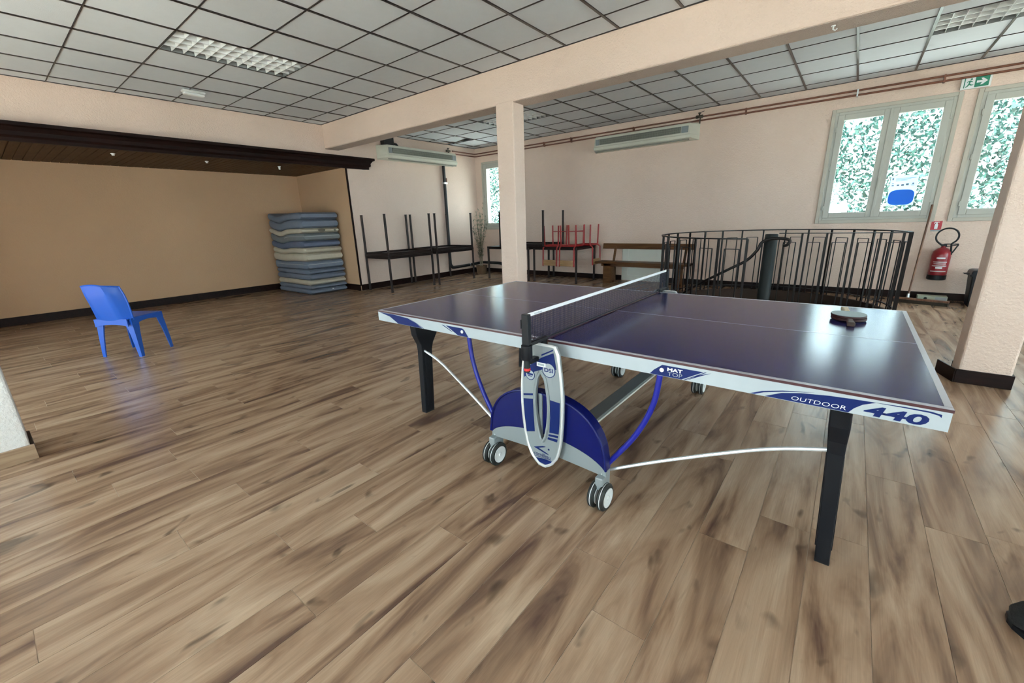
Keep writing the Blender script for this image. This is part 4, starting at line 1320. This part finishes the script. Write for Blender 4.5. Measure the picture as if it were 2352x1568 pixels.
red_chair('upturned red tube chair with plywood back, middle of the three on the table', -2.135, 6.215, 0.02, 0.752)
red_chair('upturned red tube chair hanging its back over the table end by the bench', -2.02, 6.64, math.radians(90), 0.752)

# ------------------------------------------------------------------ bench and pale panel
bn = thing('wooden_bench', 'long varnished wooden bench with a backrest against the window wall', 'bench', (-0.75, 6.5, 0))
build('seat_board', MB().box(-1.68, 0.20, 6.36, 6.68, 0.405, 0.442), 'benchwood', bn, 0.006)
build('seat_rail', MB().box(-1.55, 0.10, 6.40, 6.43, 0.350, 0.405), 'benchwood', bn, 0.004)
bb = MB().box(-1.66, 0.18, -0.012, 0.012, -0.055, 0.055).xf(Matrix.Translation((0, 6.70, 0.735)) @ Matrix.Rotation(math.radians(-12), 4, 'X'))
build('back_board', bb, 'benchwood', bn, 0.005)
for xx in (-1.42, 0.0):
    build('leg_panel', MB().prism([(6.40, 0.0), (6.48, 0.0), (6.50, 0.05), (6.56, 0.05), (6.58, 0.0), (6.66, 0.0), (6.64, 0.405), (6.40, 0.405)], 0, xx - 0.085 if xx < -1 else xx - 0.03, xx + 0.085 if xx < -1 else xx + 0.03), 'benchwood', bn, 0.004)
    build('back_support', MB().bar((xx + 0.03, 6.64, 0.40), (xx + 0.05, 6.695, 0.74), 0.045, 0.03), 'benchwood', bn, 0.004)
pn = thing('wall_panel', 'pale grey-green painted panel on the wall behind the bench', 'panel', (-0.9, 6.955, 0))
build('panel_board', MB().box(-1.34, -0.46, 6.950, 6.968, 0.01, 0.765), 'panelw', pn, 0.004)
fm = MB()
for q in ((-1.22, -0.58, 0.66, 0.68), (-1.22, -0.58, 0.10, 0.12)): fm.box(q[0], q[1], 6.944, 6.952, q[2], q[3])
for q in ((-1.22, -1.20, 0.12, 0.66), (-0.60, -0.58, 0.12, 0.66)): fm.box(q[0], q[1], 6.944, 6.952, q[2], q[3])
build('panel_moulding', fm, 'panelw', pn, 0.002)

# ------------------------------------------------------------------ wall heating/cooling units
def air_unit(label, L_, loc, rz):
    """local: wall at y=0, room towards -y, x along the wall"""
    t = thing('air_unit', label, 'air unit', loc, rz, 'wall air units under the ceiling')
    h, d = 0.27, 0.25
    x0, x1 = -L_ / 2, L_ / 2
    tp = 0.09
    mb = MB()
    # outline in plan: wide at the wall, tapering to the front; lower lip
    lv = [(0.0, 0.0, 0.30), (0.06, 0.012, 1.0), (h, 0.0, 1.0)]
    def ringp(z, ins, fr):
        return [(x0, 0, z), (x1, 0, z), (x1 - tp - ins, -d * 1.0 + ins, z), (x0 + tp + ins, -d * 1.0 + ins, z)]
    rs = [ringp(0.0, 0.05, 1), ringp(0.025, 0.0, 1), ringp(0.075, -0.008, 1), ringp(0.085, 0.004, 1), ringp(h - 0.015, 0.016, 1), ringp(h, 0.03, 1)]
    build('casing', loft(rs), 'offwhite', t, 0.004, local=True)
    yf = -d + 0.002
    build('grille_back', MB().box(x0 + 0.22, x1 - 0.26, yf - 0.006, yf + 0.02, 0.115, 0.215), 'grille_dark', t, local=True)
    g = MB()
    xx = x0 + 0.225
    while xx < x1 - 0.262:
        g.box(xx, xx + 0.009, yf - 0.012, yf - 0.004, 0.112, 0.218)
        xx += 0.0165
    for zz in (0.112, 0.147, 0.182, 0.212):
        g.box(x0 + 0.215, x1 - 0.255, yf - 0.013, yf - 0.006, zz, zz + 0.006)
    build('grille', g, 'grille', t, local=True)
    build('side_plate', MB().box(x0 + 0.13, x0 + 0.205, yf - 0.010, yf + 0.01, 0.112, 0.218), 'grille', t, 0.003, local=True).data.materials[0] = M['silver']
    build('side_plate', MB().box(x1 - 0.245, x1 - 0.13, yf - 0.010, yf + 0.01, 0.112, 0.218), 'silver', t, 0.003, local=True)
    build('lower_lip', MB().box(x0 + 0.11, x1 - 0.11, -d + 0.01, -d + 0.03, -0.012, 0.008), 'grille', t, local=True)
    return t
air_unit('long cream air unit on the window wall below the brown pipes', 2.06, (-1.0, YW - 0.003, 2.600), 0)
air_unit('long cream air unit on the left wall beside the dark cornice', 2.15, (XL + 0.003, 5.08, 2.610), math.radians(90))

# ------------------------------------------------------------------ pipes, valves, lagging
def pipe(label, pts, r, mat, cat='pipe', group=None, name='heating_pipe'):
    return tag(build(name, MB().tube(pts, r, 10), mat, None, smooth=True), label, cat, group)
GP = 'brown pipes running under the ceiling'
pp1 = pipe('upper brown pipe running below the ceiling along both walls', [(XL + 0.05, 6.12, 2.965), (XL + 0.05, 6.88, 2.965), (XL + 0.07, 6.90, 2.965), (XL + 0.1, 6.92, 2.965), (XR - 0.05, 6.92, 2.965)], 0.014, 'copper', group=GP)
pp2 = pipe('lower brown pipe running just under the upper one', [(XL + 0.05, 6.22, 2.905), (XL + 0.05, 6.88, 2.905), (XL + 0.07, 6.90, 2.905), (XL + 0.1, 6.92, 2.905), (XR - 0.05, 6.92, 2.905)], 0.014, 'copper', group=GP)
for xx in (-4.6, -3.3, -2.6, -1.2, 0.75, 2.2, 3.1, 4.6):
    m_ = 'alu' if xx == 2.2 else 'copper'
    build('pipe_clip', MB().box(xx - 0.010, xx + 0.010, 6.904, 6.968, 2.886, 2.984), m_, pp1, 0.002)
def valve(label, c, ax):
    t = thing('pipe_valve', label, 'valve', c)
    v = Vector((1, 0, 0)) if ax == 0 else Vector((0, 1, 0))
    C_ = Vector(c)
    build('valve_body', MB().lathe([(0.018, -0.06), (0.026, -0.055), (0.026, -0.02), (0.020, -0.015), (0.020, 0.015), (0.026, 0.02), (0.026, 0.055), (0.018, 0.06)], c, ax, 10), 'brass', t)
    build('valve_stem', MB().lathe([(0.012, 0.0), (0.012, 0.045), (0.024, 0.048), (0.024, 0.066)], c, 2, 10), 'brass', t)
    build('lever', MB().bar(C_ + Vector((0, -0.0, 0.06)), C_ + v * 0.08 + Vector((0, -0.02, 0.075)), 0.012, 0.006), 'black', t)
    build('drop_pipe', MB().tube([C_ + v * 0.02, C_ + v * 0.02 + Vector((0, -0.02, -0.05)), C_ + v * 0.02 + Vector((0, -0.02, -0.115))], 0.011, 8), 'brass', t, smooth=True)
    return t
valve('tarnished valve on the pipes at the right end of the window-wall air unit', (0.02, 6.90, 2.965), 0)
valve('tarnished valve on the pipe above the left-wall air unit', (XL + 0.06, 5.98, 2.952), 1)
bxx = thing('lagging_box', 'black foam lagged pipe box above the left-wall air unit', 'pipe lagging', (XL + 0.12, 4.28, 2.88))
build('lagging', MB().box(XL + 0.003, XL + 0.16, 4.12, 4.36, 2.885, 3.085), 'blackfoam', bxx, 0.02)
build('lagging_elbow', MB().tube([(XL + 0.12, 4.36, 2.93), (XL + 0.14, 4.42, 2.92), (XL + 0.14, 4.45, 2.885)], 0.024, 8), 'blackfoam', bxx, smooth=True)
cd_ = thing('lagged_pipe', 'black lagged pipe dropping from the left-wall air unit to the corner floor', 'pipe', (XL + 0.05, 5.8, 0))
pts = cr([(XL + 0.05, 5.800, 2.62), (XL + 0.05, 5.800, 1.5), (XL + 0.05, 5.80, 0.42), (XL + 0.05, 5.81, 0.30), (XL + 0.05, 5.86, 0.235), (XL + 0.05, 5.95, 0.215), (XL + 0.05, 6.60, 0.225), (XL + 0.05, 6.84, 0.235)], 5)
build('lagging', MB().tube(pts, 0.036, 10), 'blackfoam', cd_, smooth=True)
pts = cr([(XL + 0.05, 6.84, 0.235), (XL + 0.09, 6.91, 0.24), (XL + 0.2, 6.925, 0.25), (-4.78, 6.925, 0.25), (-4.66, 6.925, 0.225), (-4.60, 6.92, 0.15), (-4.59, 6.92, 0.0)], 5)
build('lagging', MB().tube(pts, 0.036, 10), 'blackfoam', cd_, smooth=True)
build('lagging', MB().tube([(XL + 0.045, 5.835, 2.62), (XL + 0.045, 5.835, 0.36)], 0.014, 8), 'blackfoam', cd_, smooth=True)
build('clip', MB().box(XL, XL + 0.09, 5.76, 5.86, 2.205, 2.245), 'alu', cd_, 0.003)
build('bare_joint', MB().lathe([(0.018, 2.25), (0.018, 2.34)], (XL + 0.07, 5.845, 0), 2, 10), 'copper', cd_, smooth=True)
build('white_tie', MB().lathe([(0.038, 6.49), (0.038, 6.52)], (XL + 0.05, 0, 0.222), 1, 12), 'alu', cd_)

# ------------------------------------------------------------------ potted plant in the far corner
PC = (-5.02, 6.52)
pl = thing('potted_plant', 'tall wispy potted plant in a brown basket in the far corner', 'plant', (PC[0], PC[1], 0))
build('basket', MB().lathe([(0.115, 0.0), (0.125, 0.04), (0.14, 0.20), (0.148, 0.225), (0.135, 0.225), (0.125, 0.19)], (PC[0], PC[1], 0), 2, 20), 'basket', pl, smooth=True)
stems, lv = [], MB()
for i in range(16):
    a = random.uniform(0, 6.28); sp = random.uniform(0.05, 0.26); hh = random.uniform(0.95, 1.55)
    q = cr([(PC[0] + 0.03 * math.cos(a), PC[1] + 0.03 * math.sin(a), 0.18), (PC[0] + 0.3 * sp * math.cos(a), PC[1] + 0.3 * sp * math.sin(a), 0.18 + hh * 0.5), (PC[0] + sp * math.cos(a), min(YW - 0.06, PC[1] + sp * math.sin(a)), 0.18 + hh)], 6)
    build('stem', MB().tube(q, 0.004, 5), 'stem', pl, smooth=True)
    for p in q[3:]:
        for _ in range(7):
            d_ = Vector((random.gauss(0, 1), random.gauss(0, 1), random.uniform(-0.3, 0.9))).normalized()
            L_ = random.uniform(0.05, 0.11)
            e = p + d_ * L_
            if e.y > YW - 0.02: continue
            sdv = d_.cross(Vector((0, 0, 1))).normalized() * 0.008
            m_ = p.lerp(e, 0.45)
            lv.add([p, m_ - sdv, e, m_ + sdv], [(0, 1, 2, 3)])
tag(build('foliage', lv, 'leaf_in', pl), kind='stuff')

# ------------------------------------------------------------------ round stairwell: shaft, stair, railing
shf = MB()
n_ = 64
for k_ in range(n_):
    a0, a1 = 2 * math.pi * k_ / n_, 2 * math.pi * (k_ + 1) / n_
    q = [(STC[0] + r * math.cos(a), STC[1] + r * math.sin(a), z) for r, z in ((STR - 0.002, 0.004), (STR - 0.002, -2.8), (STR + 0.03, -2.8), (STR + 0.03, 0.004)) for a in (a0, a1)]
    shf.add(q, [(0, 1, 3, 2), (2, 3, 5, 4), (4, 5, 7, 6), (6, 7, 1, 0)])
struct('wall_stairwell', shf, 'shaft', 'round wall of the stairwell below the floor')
struct('floor_lower', MB().box(-0.5, 3.6, 3.4, 6.95, -2.9, -2.8), 'subfloor', 'lower floor at the foot of the stair')
st = thing('spiral_staircase', 'dark steel spiral staircase sinking through the round floor opening', 'staircase', (STC[0], STC[1], -2.8))
build('pole', MB().lathe([(0.082, -2.8), (0.082, 1.0), (0.074, 1.012), (0.0, 1.015)], (STC[0], STC[1], 0), 2, 24), 'pole', st, smooth=True)
def wedge(a0, a1, r0, r1, z0, z1, n__=5):
    mb = MB()
    an = [a0 + (a1 - a0) * i / n__ for i in range(n__ + 1)]
    poly = [(STC[0] + r0 * math.cos(a), STC[1] + r0 * math.sin(a)) for a in an] + [(STC[0] + r1 * math.cos(a), STC[1] + r1 * math.sin(a)) for a in reversed(an)]
    return mb.prism(poly, 2, z0, z1)
# landing fills the near right quarter, then treads go down clockwise seen from above
build('landing', wedge(math.radians(-88), math.radians(-2), 0.08, STR - 0.012, -0.045, -0.002, 10), 'benchwood', st)
for i in range(14):
    a1 = math.radians(-90 - i * 24); a0 = a1 - math.radians(25)
    tr = build('tread', wedge(a0, a1, 0.08, STR - 0.06, -0.19 * (i + 1) - 0.04, -0.19 * (i + 1)), 'benchwood', st)
hp_ = [(-77.5, 0.935), (-75.8, 0.94), (-74.7, 0.97), (-75.1, 1.0), (-78.4, 1.015), (-83.0, 1.01), (-86.7, 0.97), (-88.4, 0.88), (-92.7, 0.76), (-99.8, 0.66), (-108.9, 0.54), (-120.0, 0.40), (-134.0, 0.21), (-155.0, -0.08), (-180.0, -0.42)]
hr = [(STC[0] + 1.30 * math.cos(math.radians(a)), STC[1] + 1.30 * math.sin(math.radians(a)), z) for a, z in hp_]
build('handrail', MB().tube(cr(hr, 5), 0.017, 8), 'iron', st, smooth=True)

rl = thing('stair_railing', 'round black iron railing around the stairwell by the windows', 'railing', (STC[0], STC[1], 0))
A0, A1 = math.radians(-268 + 0), math.radians(-90)    # unused guard
ZR = 1.02
def on_ring(deg, z=0.0, r=STR + 0.018):
    a = math.radians(deg)
    return (STC[0] + r * math.cos(a), STC[1] + r * math.sin(a), z)
# guard runs from the right end (0 deg) over the far side round to the near point (270 deg)
arc = [on_ring(d_, ZR) for d_ in np.linspace(0, 268, 90)]
mbr = MB()
for i in range(len(arc) - 1):
    mbr.bar(Vector(arc[i]), Vector(arc[i + 1]) + (Vector(arc[i + 1]) - Vector(arc[i])) * 0.05, 0.038, 0.011)
def flat_rail(pts, w, h):
    rs = []
    P = [Vector(p) for p in pts]
    for i, p in enumerate(P):
        t = (P[min(i + 1, len(P) - 1)] - P[max(i - 1, 0)]).normalized()
        nn = Vector((-t.y, t.x, 0)).normalized() * w / 2
        rs.append([p - nn - Vector((0, 0, h / 2)), p + nn - Vector((0, 0, h / 2)), p + nn + Vector((0, 0, h / 2)), p - nn + Vector((0, 0, h / 2))])
    return loft(rs)
build('top_rail', flat_rail(arc, 0.044, 0.015), 'iron', rl)
build('lower_rail', flat_rail([on_ring(d_, 0.07) for d_ in np.linspace(0, 268, 90)], 0.03, 0.010), 'iron', rl)
STEP = 268 / 21
bal = None
for i in range(22):
    d_ = i * STEP
    p = on_ring(d_)
    if bal is None:
        bal = build('baluster', MB().box(-0.012, 0.012, -0.010, 0.010, 0.0, ZR - 0.005), 'iron', rl, local=True)
        bal.location = (p[0] - STC[0], p[1] - STC[1], 0)
    else:
        o = share(bal, 'baluster', rl, (p[0] - STC[0], p[1] - STC[1], 0))
        o.rotation_euler = (0, 0, math.radians(d_))
    if i < 21:
        h0, h1 = d_ + STEP * 0.24, d_ + STEP * 0.76
        mid_ = [on_ring(h0 + (h1 - h0) * k_ / 4, 0.90) for k_ in range(5)]
        hp = MB()
        hp.bar(on_ring(h0, 0.0), on_ring(h0, 0.90), 0.013)
        hp.bar(on_ring(h1, 0.0), on_ring(h1, 0.90), 0.013)
        for k_ in range(4): hp.bar(mid_[k_], mid_[k_ + 1], 0.013, 0.008)
        build('baluster_hoop', hp, 'iron', rl)
# straight guard from the pole to the right end
x0, x1, yg = STC[0] + 0.09, STC[0] + STR + 0.02, STC[1]
build('top_rail', MB().box(x0, x1 + 0.02, yg - 0.021, yg + 0.021, ZR - 0.0055, ZR + 0.0055), 'iron', rl, 0.002)
nb_ = 5
for i in range(1, nb_ + 1):
    xx = x0 + (x1 - x0) * i / nb_
    build('baluster', MB().box(xx - 0.012, xx + 0.012, yg - 0.010, yg + 0.010, 0.0, ZR - 0.005), 'iron', rl)
    xa, xb = x0 + (x1 - x0) * (i - 0.76) / nb_, x0 + (x1 - x0) * (i - 0.24) / nb_
    hp = MB()
    hp.bar((xa, yg, 0.0), (xa, yg, 0.90), 0.013); hp.bar((xb, yg, 0.0), (xb, yg, 0.90), 0.013); hp.bar((xa, yg, 0.90), (xb, yg, 0.90), 0.013, 0.008)
    build('baluster_hoop', hp, 'iron', rl)
build('end_post', MB().box(x1 - 0.02, x1 + 0.02, yg - 0.02, yg + 0.02, 0.0, ZR - 0.005), 'iron', rl)

# ------------------------------------------------------------------ things on the window wall at the right
EX, EY = 3.475, 6.855
ex = thing('fire_extinguisher', 'dark red fire extinguisher hung on the window wall with a black looped hose', 'fire extinguisher', (EX, EY, 0.30))
build('cylinder', MB().lathe([(0.085, 0.345), (0.097, 0.365), (0.100, 0.40), (0.100, 0.65), (0.092, 0.70), (0.060, 0.738), (0.030, 0.752), (0.024, 0.775)], (EX, EY, 0), 2, 28), 'exting', ex, smooth=True)
build('base_cap', MB().lathe([(0.088, 0.305), (0.102, 0.315), (0.102, 0.372), (0.098, 0.376)], (EX, EY, 0), 2, 28), 'black', ex, smooth=True)
lb = MB()
na = 10
for i in range(na):
    a0, a1 = math.radians(-150 + 120 * i / na), math.radians(-150 + 120 * (i + 1) / na)
    lb.add([(EX + 0.1008 * math.cos(a), EY + 0.1008 * math.sin(a), z) for a in (a0, a1) for z in (0.42, 0.63)], [(0, 2, 3, 1)])
lbo = build('label_print', lb, 'exting', ex)
for (za, zb, sp) in ((0.605, 0.625, 26), (0.555, 0.565, 44), (0.530, 0.540, 38), (0.500, 0.512, 46), (0.470, 0.490, 20), (0.425, 0.437, 50)):
    q = MB()
    for i in range(8):
        a0, a1 = math.radians(-95 - sp + 2 * sp * i / 8), math.radians(-95 - sp + 2 * sp * (i + 1) / 8)
        q.add([(EX + 0.1014 * math.cos(a), EY + 0.1014 * math.sin(a), z) for a in (a0, a1) for z in (za, zb)], [(0, 2, 3, 1)])
    build('label_line', q, 'decal_white' if sp < 30 else 'piping', lbo)
build('valve_head', MB().box(EX - 0.022, EX + 0.03, EY - 0.02, EY + 0.02, 0.765, 0.80), 'black', ex, 0.004)
build('carry_handle', MB().bar((EX, EY, 0.80), (EX + 0.14, EY - 0.02, 0.805), 0.022, 0.012), 'black', ex, 0.002)
build('squeeze_lever', MB().bar((EX + 0.02, EY, 0.765), (EX + 0.14, EY - 0.02, 0.795), 0.02, 0.010), 'black', ex, 0.002)
build('hose_clip', MB().bar((EX + 0.14, EY - 0.02, 0.80), (EX + 0.095, EY - 0.02, 0.68), 0.016, 0.012), 'black', ex, 0.002)
hz = [(EX - 0.02, EY - 0.01, 0.785)]
for i in range(13):
    a = math.radians(235 - 290 * i / 12)
    hz.append((EX + 0.01 + 0.112 * math.cos(a), EY - 0.03, 0.905 + 0.112 * math.sin(a)))
hz += [(EX + 0.07, EY - 0.035, 0.78), (EX + 0.088, EY - 0.04, 0.66)]
build('hose', MB().tube(cr(hz, 3), 0.0105, 8), 'black', ex, smooth=True)
build('wall_bracket', MB().box(EX - 0.02, EX + 0.02, EY + 0.09, YW, 0.62, 0.70), 'black', ex)

sg = thing('extinguisher_sign', 'small red square sign with a white extinguisher symbol above the extinguisher', 'sign', (3.362, YW, 1.045))
build('plate', MB().box(3.307, 3.417, YW - 0.004, YW - 0.001, 0.992, 1.112), 'signred', sg)
sy = YW - 0.0045
def D2(poly, mat, par, nm='symbol'): return build(nm, MB().prism(poly, 1, sy - 0.0006, sy), mat, par)
D2([(3.345, 1.005), (3.379, 1.005), (3.379, 1.065), (3.371, 1.078), (3.353, 1.078), (3.345, 1.065)], 'decal_white', sg)
D2([(3.355, 1.078), (3.369, 1.078), (3.369, 1.092), (3.390, 1.092), (3.390, 1.100), (3.340, 1.100), (3.333, 1.075), (3.340, 1.075), (3.346, 1.091), (3.355, 1.091)], 'decal_white', sg)
build('lower_strip', MB().box(3.312, 3.412, YW - 0.004, YW - 0.001, 0.972, 0.990), 'decal_grey', sg)

es = thing('exit_sign', 'green and white exit sign with running figure and arrow above the windows', 'sign', (3.40, YW, 2.837))
build('housing', MB().box(3.270, 3.545, YW - 0.035, YW - 0.001, 2.765, 2.910), 'white', es, 0.006)
sy = YW - 0.0355
D2([(3.292, 2.778), (3.395, 2.778), (3.395, 2.898), (3.292, 2.898)], 'decal_white', es, 'pictogram_field')
D2([(3.397, 2.778), (3.524, 2.778), (3.524, 2.898), (3.397, 2.898)], 'signgreen', es, 'pictogram_field')
sy = YW - 0.0362
# arrow pointing right
D2([(3.412, 2.825), (3.462, 2.825), (3.445, 2.800), (3.466, 2.800), (3.512, 2.838), (3.466, 2.876), (3.445, 2.876), (3.462, 2.851), (3.412, 2.851)], 'decal_white', es, 'arrow')
# running figure and door bar
D2([(3.297, 2.782), (3.307, 2.782), (3.307, 2.894), (3.297, 2.894)], 'signgreen', es, 'door_symbol')
D2([(3.352, 2.868), (3.360, 2.864), (3.368, 2.868), (3.371, 2.877), (3.366, 2.886), (3.357, 2.888), (3.350, 2.882)], 'signgreen', es, 'figure_head')
D2([(3.322, 2.842), (3.330, 2.856), (3.352, 2.863), (3.364, 2.854), (3.376, 2.850), (3.374, 2.842), (3.358, 2.845), (3.352, 2.828), (3.372, 2.812), (3.386, 2.814), (3.386, 2.806), (3.364, 2.802), (3.348, 2.812), (3.338, 2.796), (3.318, 2.786), (3.314, 2.793), (3.328, 2.804), (3.338, 2.828), (3.342, 2.846), (3.334, 2.848), (3.329, 2.838)], 'signgreen', es, 'figure_body')

br = thing('push_broom', 'wide push broom with a reddish wooden handle leaning against the window wall', 'broom', (3.25, 6.62, 0))
build('handle', MB().tube([(3.206, 6.60, 0.075), (3.272, 6.955, 1.337)], 0.0125, 8), 'broomwood', br, smooth=True)
hm = Matrix.Translation((3.33, 6.49, 0)) @ Matrix.Rotation(math.radians(-16), 4, 'Z')
build('head_block', MB().box(-0.29, 0.29, -0.028, 0.028, 0.045, 0.072).xf(hm), 'broomwood', br, 0.006)
build('bristles', MB().box(-0.285, 0.285, -0.034, 0.034, 0.0, 0.046).xf(hm), 'bristle', br, 0.004)
build('socket', MB().lathe([(0.020, 0.06), (0.020, 0.075), (0.016, 0.12)], (3.205, 6.60, 0), 2, 12), 'alu', br, smooth=True)

bxo = thing('carton', 'small pale green carton lying on the floor by the broom', 'box', (3.47, 6.76, 0))
build('body', MB().box(3.315, 3.625, 6.70, 6.83, 0.0, 0.088), 'carton', bxo, 0.004)
build('printed_spot', MB().lathe([(0.018, -0.001), (0.018, 0)], (3.40, 6.70, 0.052), 1, 14), 'black', bxo)
build('printed_block', MB().box(3.50, 3.615, 6.6985, 6.70, 0.012, 0.076), 'decal_grey', bxo)

bi = thing('waste_bin', 'black waste bin with a lid beside the right column', 'bin', (3.93, 6.62, 0))
build('body', loft([[(3.93 + sx * a, 6.62 + sy_ * b, z) for sx, sy_ in ((-1, -1), (1, -1), (1, 1), (-1, 1))] for a, b, z in ((0.135, 0.11, 0.0), (0.165, 0.14, 0.40), (0.165, 0.14, 0.42))]), 'black', bi, 0.012)
build('rim', MB().box(3.745, 4.115, 6.465, 6.775, 0.405, 0.435), 'black', bi, 0.010)
build('lid', loft([[(3.93 + sx * a, 6.62 + sy_ * b, z) for sx, sy_ in ((-1, -1), (1, -1), (1, 1), (-1, 1))] for a, b, z in ((0.178, 0.150, 0.430), (0.170, 0.142, 0.475), (0.15, 0.125, 0.490))]), 'black', bi, 0.010)
build('lid_tab', MB().box(3.70, 3.76, 6.58, 6.66, 0.428, 0.440), 'black', bi, 0.004)

po = thing('paper_notice', 'pale paper notice with a blue picture stuck on the right pane of the first window', 'poster', (2.915, YW + 0.0, 1.345))
build('sheet', MB().box(2.768, 3.066, YW - 0.0002, YW + 0.0008, 1.345, 1.755), 'paper', po)
bl = []
for k_ in range(36):
    a = 2 * math.pi * k_ / 36
    e = 2 / 3.4
    bl.append((2.917 + 0.140 * math.copysign(abs(math.cos(a)) ** e, math.cos(a)), 1.456 + 0.107 * math.copysign(abs(math.sin(a)) ** e, math.sin(a))))
build('blue_picture', MB().prism(bl, 1, YW - 0.0010, YW - 0.0004), 'posterblue', po)
for q in ((2.785, 2.802, 1.700, 1.728), (2.825, 3.040, 1.716, 1.722), (2.825, 2.99, 1.700, 1.706), (2.825, 2.95, 1.684, 1.689), (2.79, 2.81, 1.645, 1.655), (2.79, 2.815, 1.615, 1.632), (2.845, 2.872, 1.615, 1.635), (2.895, 2.925, 1.615, 1.635), (2.945, 2.975, 1.618, 1.645), (3.00, 3.035, 1.615, 1.622), (3.01, 3.03, 1.630, 1.650)):
    build('printed_mark', MB().box(q[0], q[1], YW - 0.0010, YW - 0.0004, q[2], q[3]), 'posterink', po)

# ------------------------------------------------------------------ ceiling fittings
def troffer(label, a, b, c, d):
    t = thing('louvre_light', label, 'ceiling light', ((a + b) / 2, (c + d) / 2, ZC), 0, 'recessed louvre lights')
    a, b, c, d = a + 0.012, b - 0.012, c + 0.008, d - 0.008
    hs = MB()
    hs.box(a, b, c, d, ZC + 0.095, ZC + 0.10)
    hs.box(a, a + 0.003, c, d, ZC, ZC + 0.095); hs.box(b - 0.003, b, c, d, ZC, ZC + 0.095)
    hs.box(a, b, c, c + 0.003, ZC, ZC + 0.095); hs.box(a, b, d - 0.003, d, ZC, ZC + 0.095)
    build('housing', hs, 'trofback', t)
    alongx = (b - a) > (d - c)
    L0, L1, S0, S1 = (a, b, c, d) if alongx else (c, d, a, b)
    def B(l0, l1, s0, s1, z0, z1):
        return MB().box(l0, l1, s0, s1, z0, z1) if alongx else MB().box(s0, s1, l0, l1, z0, z1)
    nl, ns = 12, 4
    for i in range(1, nl):
        l = L0 + (L1 - L0) * i / nl
        build('louvre_blade', B(l - 0.002, l + 0.002, S0 + 0.003, S1 - 0.003, ZC + 0.0, ZC + 0.045), 'louver', t)
    for i in range(1, ns):
        s_ = S0 + (S1 - S0) * i / ns
        build('louvre_spine', B(L0 + 0.003, L1 - 0.003, s_ - 0.006, s_ + 0.006, ZC - 0.001, ZC + 0.045), 'louver', t)
    for i in range(ns):
        s_ = S0 + (S1 - S0) * (i + 0.5) / ns
        ax = 0 if alongx else 1
        c_ = (0, s_, ZC + 0.07) if alongx else (s_, 0, ZC + 0.07)
        build('lamp_tube', MB().lathe([(0.013, L0 + 0.02), (0.013, L1 - 0.02)], c_, ax, 10), 'white', t, smooth=True)
troffer('recessed louvre light in the left part of the ceiling, nearest the alcove', *TROF[0])
troffer('recessed louvre light at the upper right, above the first window', *TROF[1])
troffer('recessed louvre light half hidden behind the slim column', *TROF[2])
em = thing('emergency_light', 'small white oblong emergency light on the ceiling near the alcove', 'emergency light', (-4.71, 0.71, ZC))
build('body', MB().box(-4.765, -4.655, 0.585, 0.845, ZC - 0.03, ZC), 'white', em, 0.015, seg=3)
build('diffuser', MB().box(-4.750, -4.670, 0.595, 0.835, ZC - 0.062, ZC - 0.028), 'decal_white', em, 0.018, seg=3)
for lab, X_, Y_ in (('left', -5.97, -0.04), ('middle', -6.06, 1.13), ('right', -6.04, 2.27)):
    t = thing('ceiling_lamp_socket', 'small pale bare lamp socket on the alcove ceiling, %s of three' % lab, 'lamp socket', (X_, Y_, ZA), 0, 'lamp sockets on the alcove ceiling')
    build('rose', MB().lathe([(0.024, -0.012), (0.028, 0.0)], (X_, Y_, ZA), 2, 14), 'white', t, smooth=True)
    build('socket', MB().lathe([(0.016, -0.055 if lab == 'right' else -0.03), (0.018, -0.01)], (X_, Y_, ZA), 2, 12), 'white', t, smooth=True)
hk = thing('ceiling_hook', 'small white hook under the long beam at the upper right', 'hook', (2.085, 2.99, BEAM_Z))
build('plate', MB().lathe([(0.014, -0.012), (0.016, -0.005)], (2.085, 2.99, BEAM_Z), 2, 12), 'white', hk)
build('hook', MB().tube([(2.085, 2.99, BEAM_Z - 0.01), (2.085, 2.99, BEAM_Z - 0.03), (2.10, 2.99, BEAM_Z - 0.042), (2.112, 2.99, BEAM_Z - 0.03)], 0.005, 6), 'white', hk, smooth=True)

# ------------------------------------------------------------------ dark shoe at the lower right
sh_ = thing('shoe', 'dark charcoal soft shoe cut off at the lower right edge', 'shoe', (3.19, 0.235, 0), math.radians(14))
secs = [(-0.135, 0.010, 0.020), (-0.125, 0.034, 0.042), (-0.10, 0.046, 0.058), (-0.05, 0.050, 0.072), (0.0, 0.046, 0.088), (0.05, 0.042, 0.098), (0.10, 0.040, 0.100), (0.13, 0.034, 0.098), (0.143, 0.018, 0.09)]
rings = []
secs = [(a * 1.25, b * 1.3, c * 1.25) for a, b, c in secs]
for x_, hw, hh in secs:
    rings.append([(x_, hw * math.cos(a) * (1 if math.sin(a) > -0.3 else 0.94), max(0.012, 0.012 + hh * (0.5 + 0.5 * math.sin(a)))) for a in [2 * math.pi * k_ / 16 for k_ in range(16)]])
up_ = build('upper', loft(rings), 'shoe', sh_, smooth=True, local=True)
col_ = [(0.085 + 0.068 * math.cos(2 * math.pi * k_ / 20), 0.036 * math.sin(2 * math.pi * k_ / 20), 0.134 - 0.004 * math.cos(2 * math.pi * k_ / 20)) for k_ in range(20)]
build('collar', MB().tube(col_, 0.010, 8, True), 'shoe', up_, smooth=True, local=True)
for q in (-0.075, -0.05, -0.025, 0.0):
    zq = 0.098 + (q + 0.075) * 0.32
    build('lace', MB().tube(cr([(q, -0.034, zq - 0.010), (q + 0.006, 0.0, zq + 0.006), (q, 0.034, zq - 0.010)], 4), 0.004, 6), 'black', up_, smooth=True, local=True)
so_ = [(x_, hw * 1.05) for x_, hw, _ in secs] + [(x_, -hw * 1.05) for x_, hw, _ in reversed(secs)]
build('sole', MB().prism(so_, 2, 0.0, 0.016), 'black', sh_, local=True)
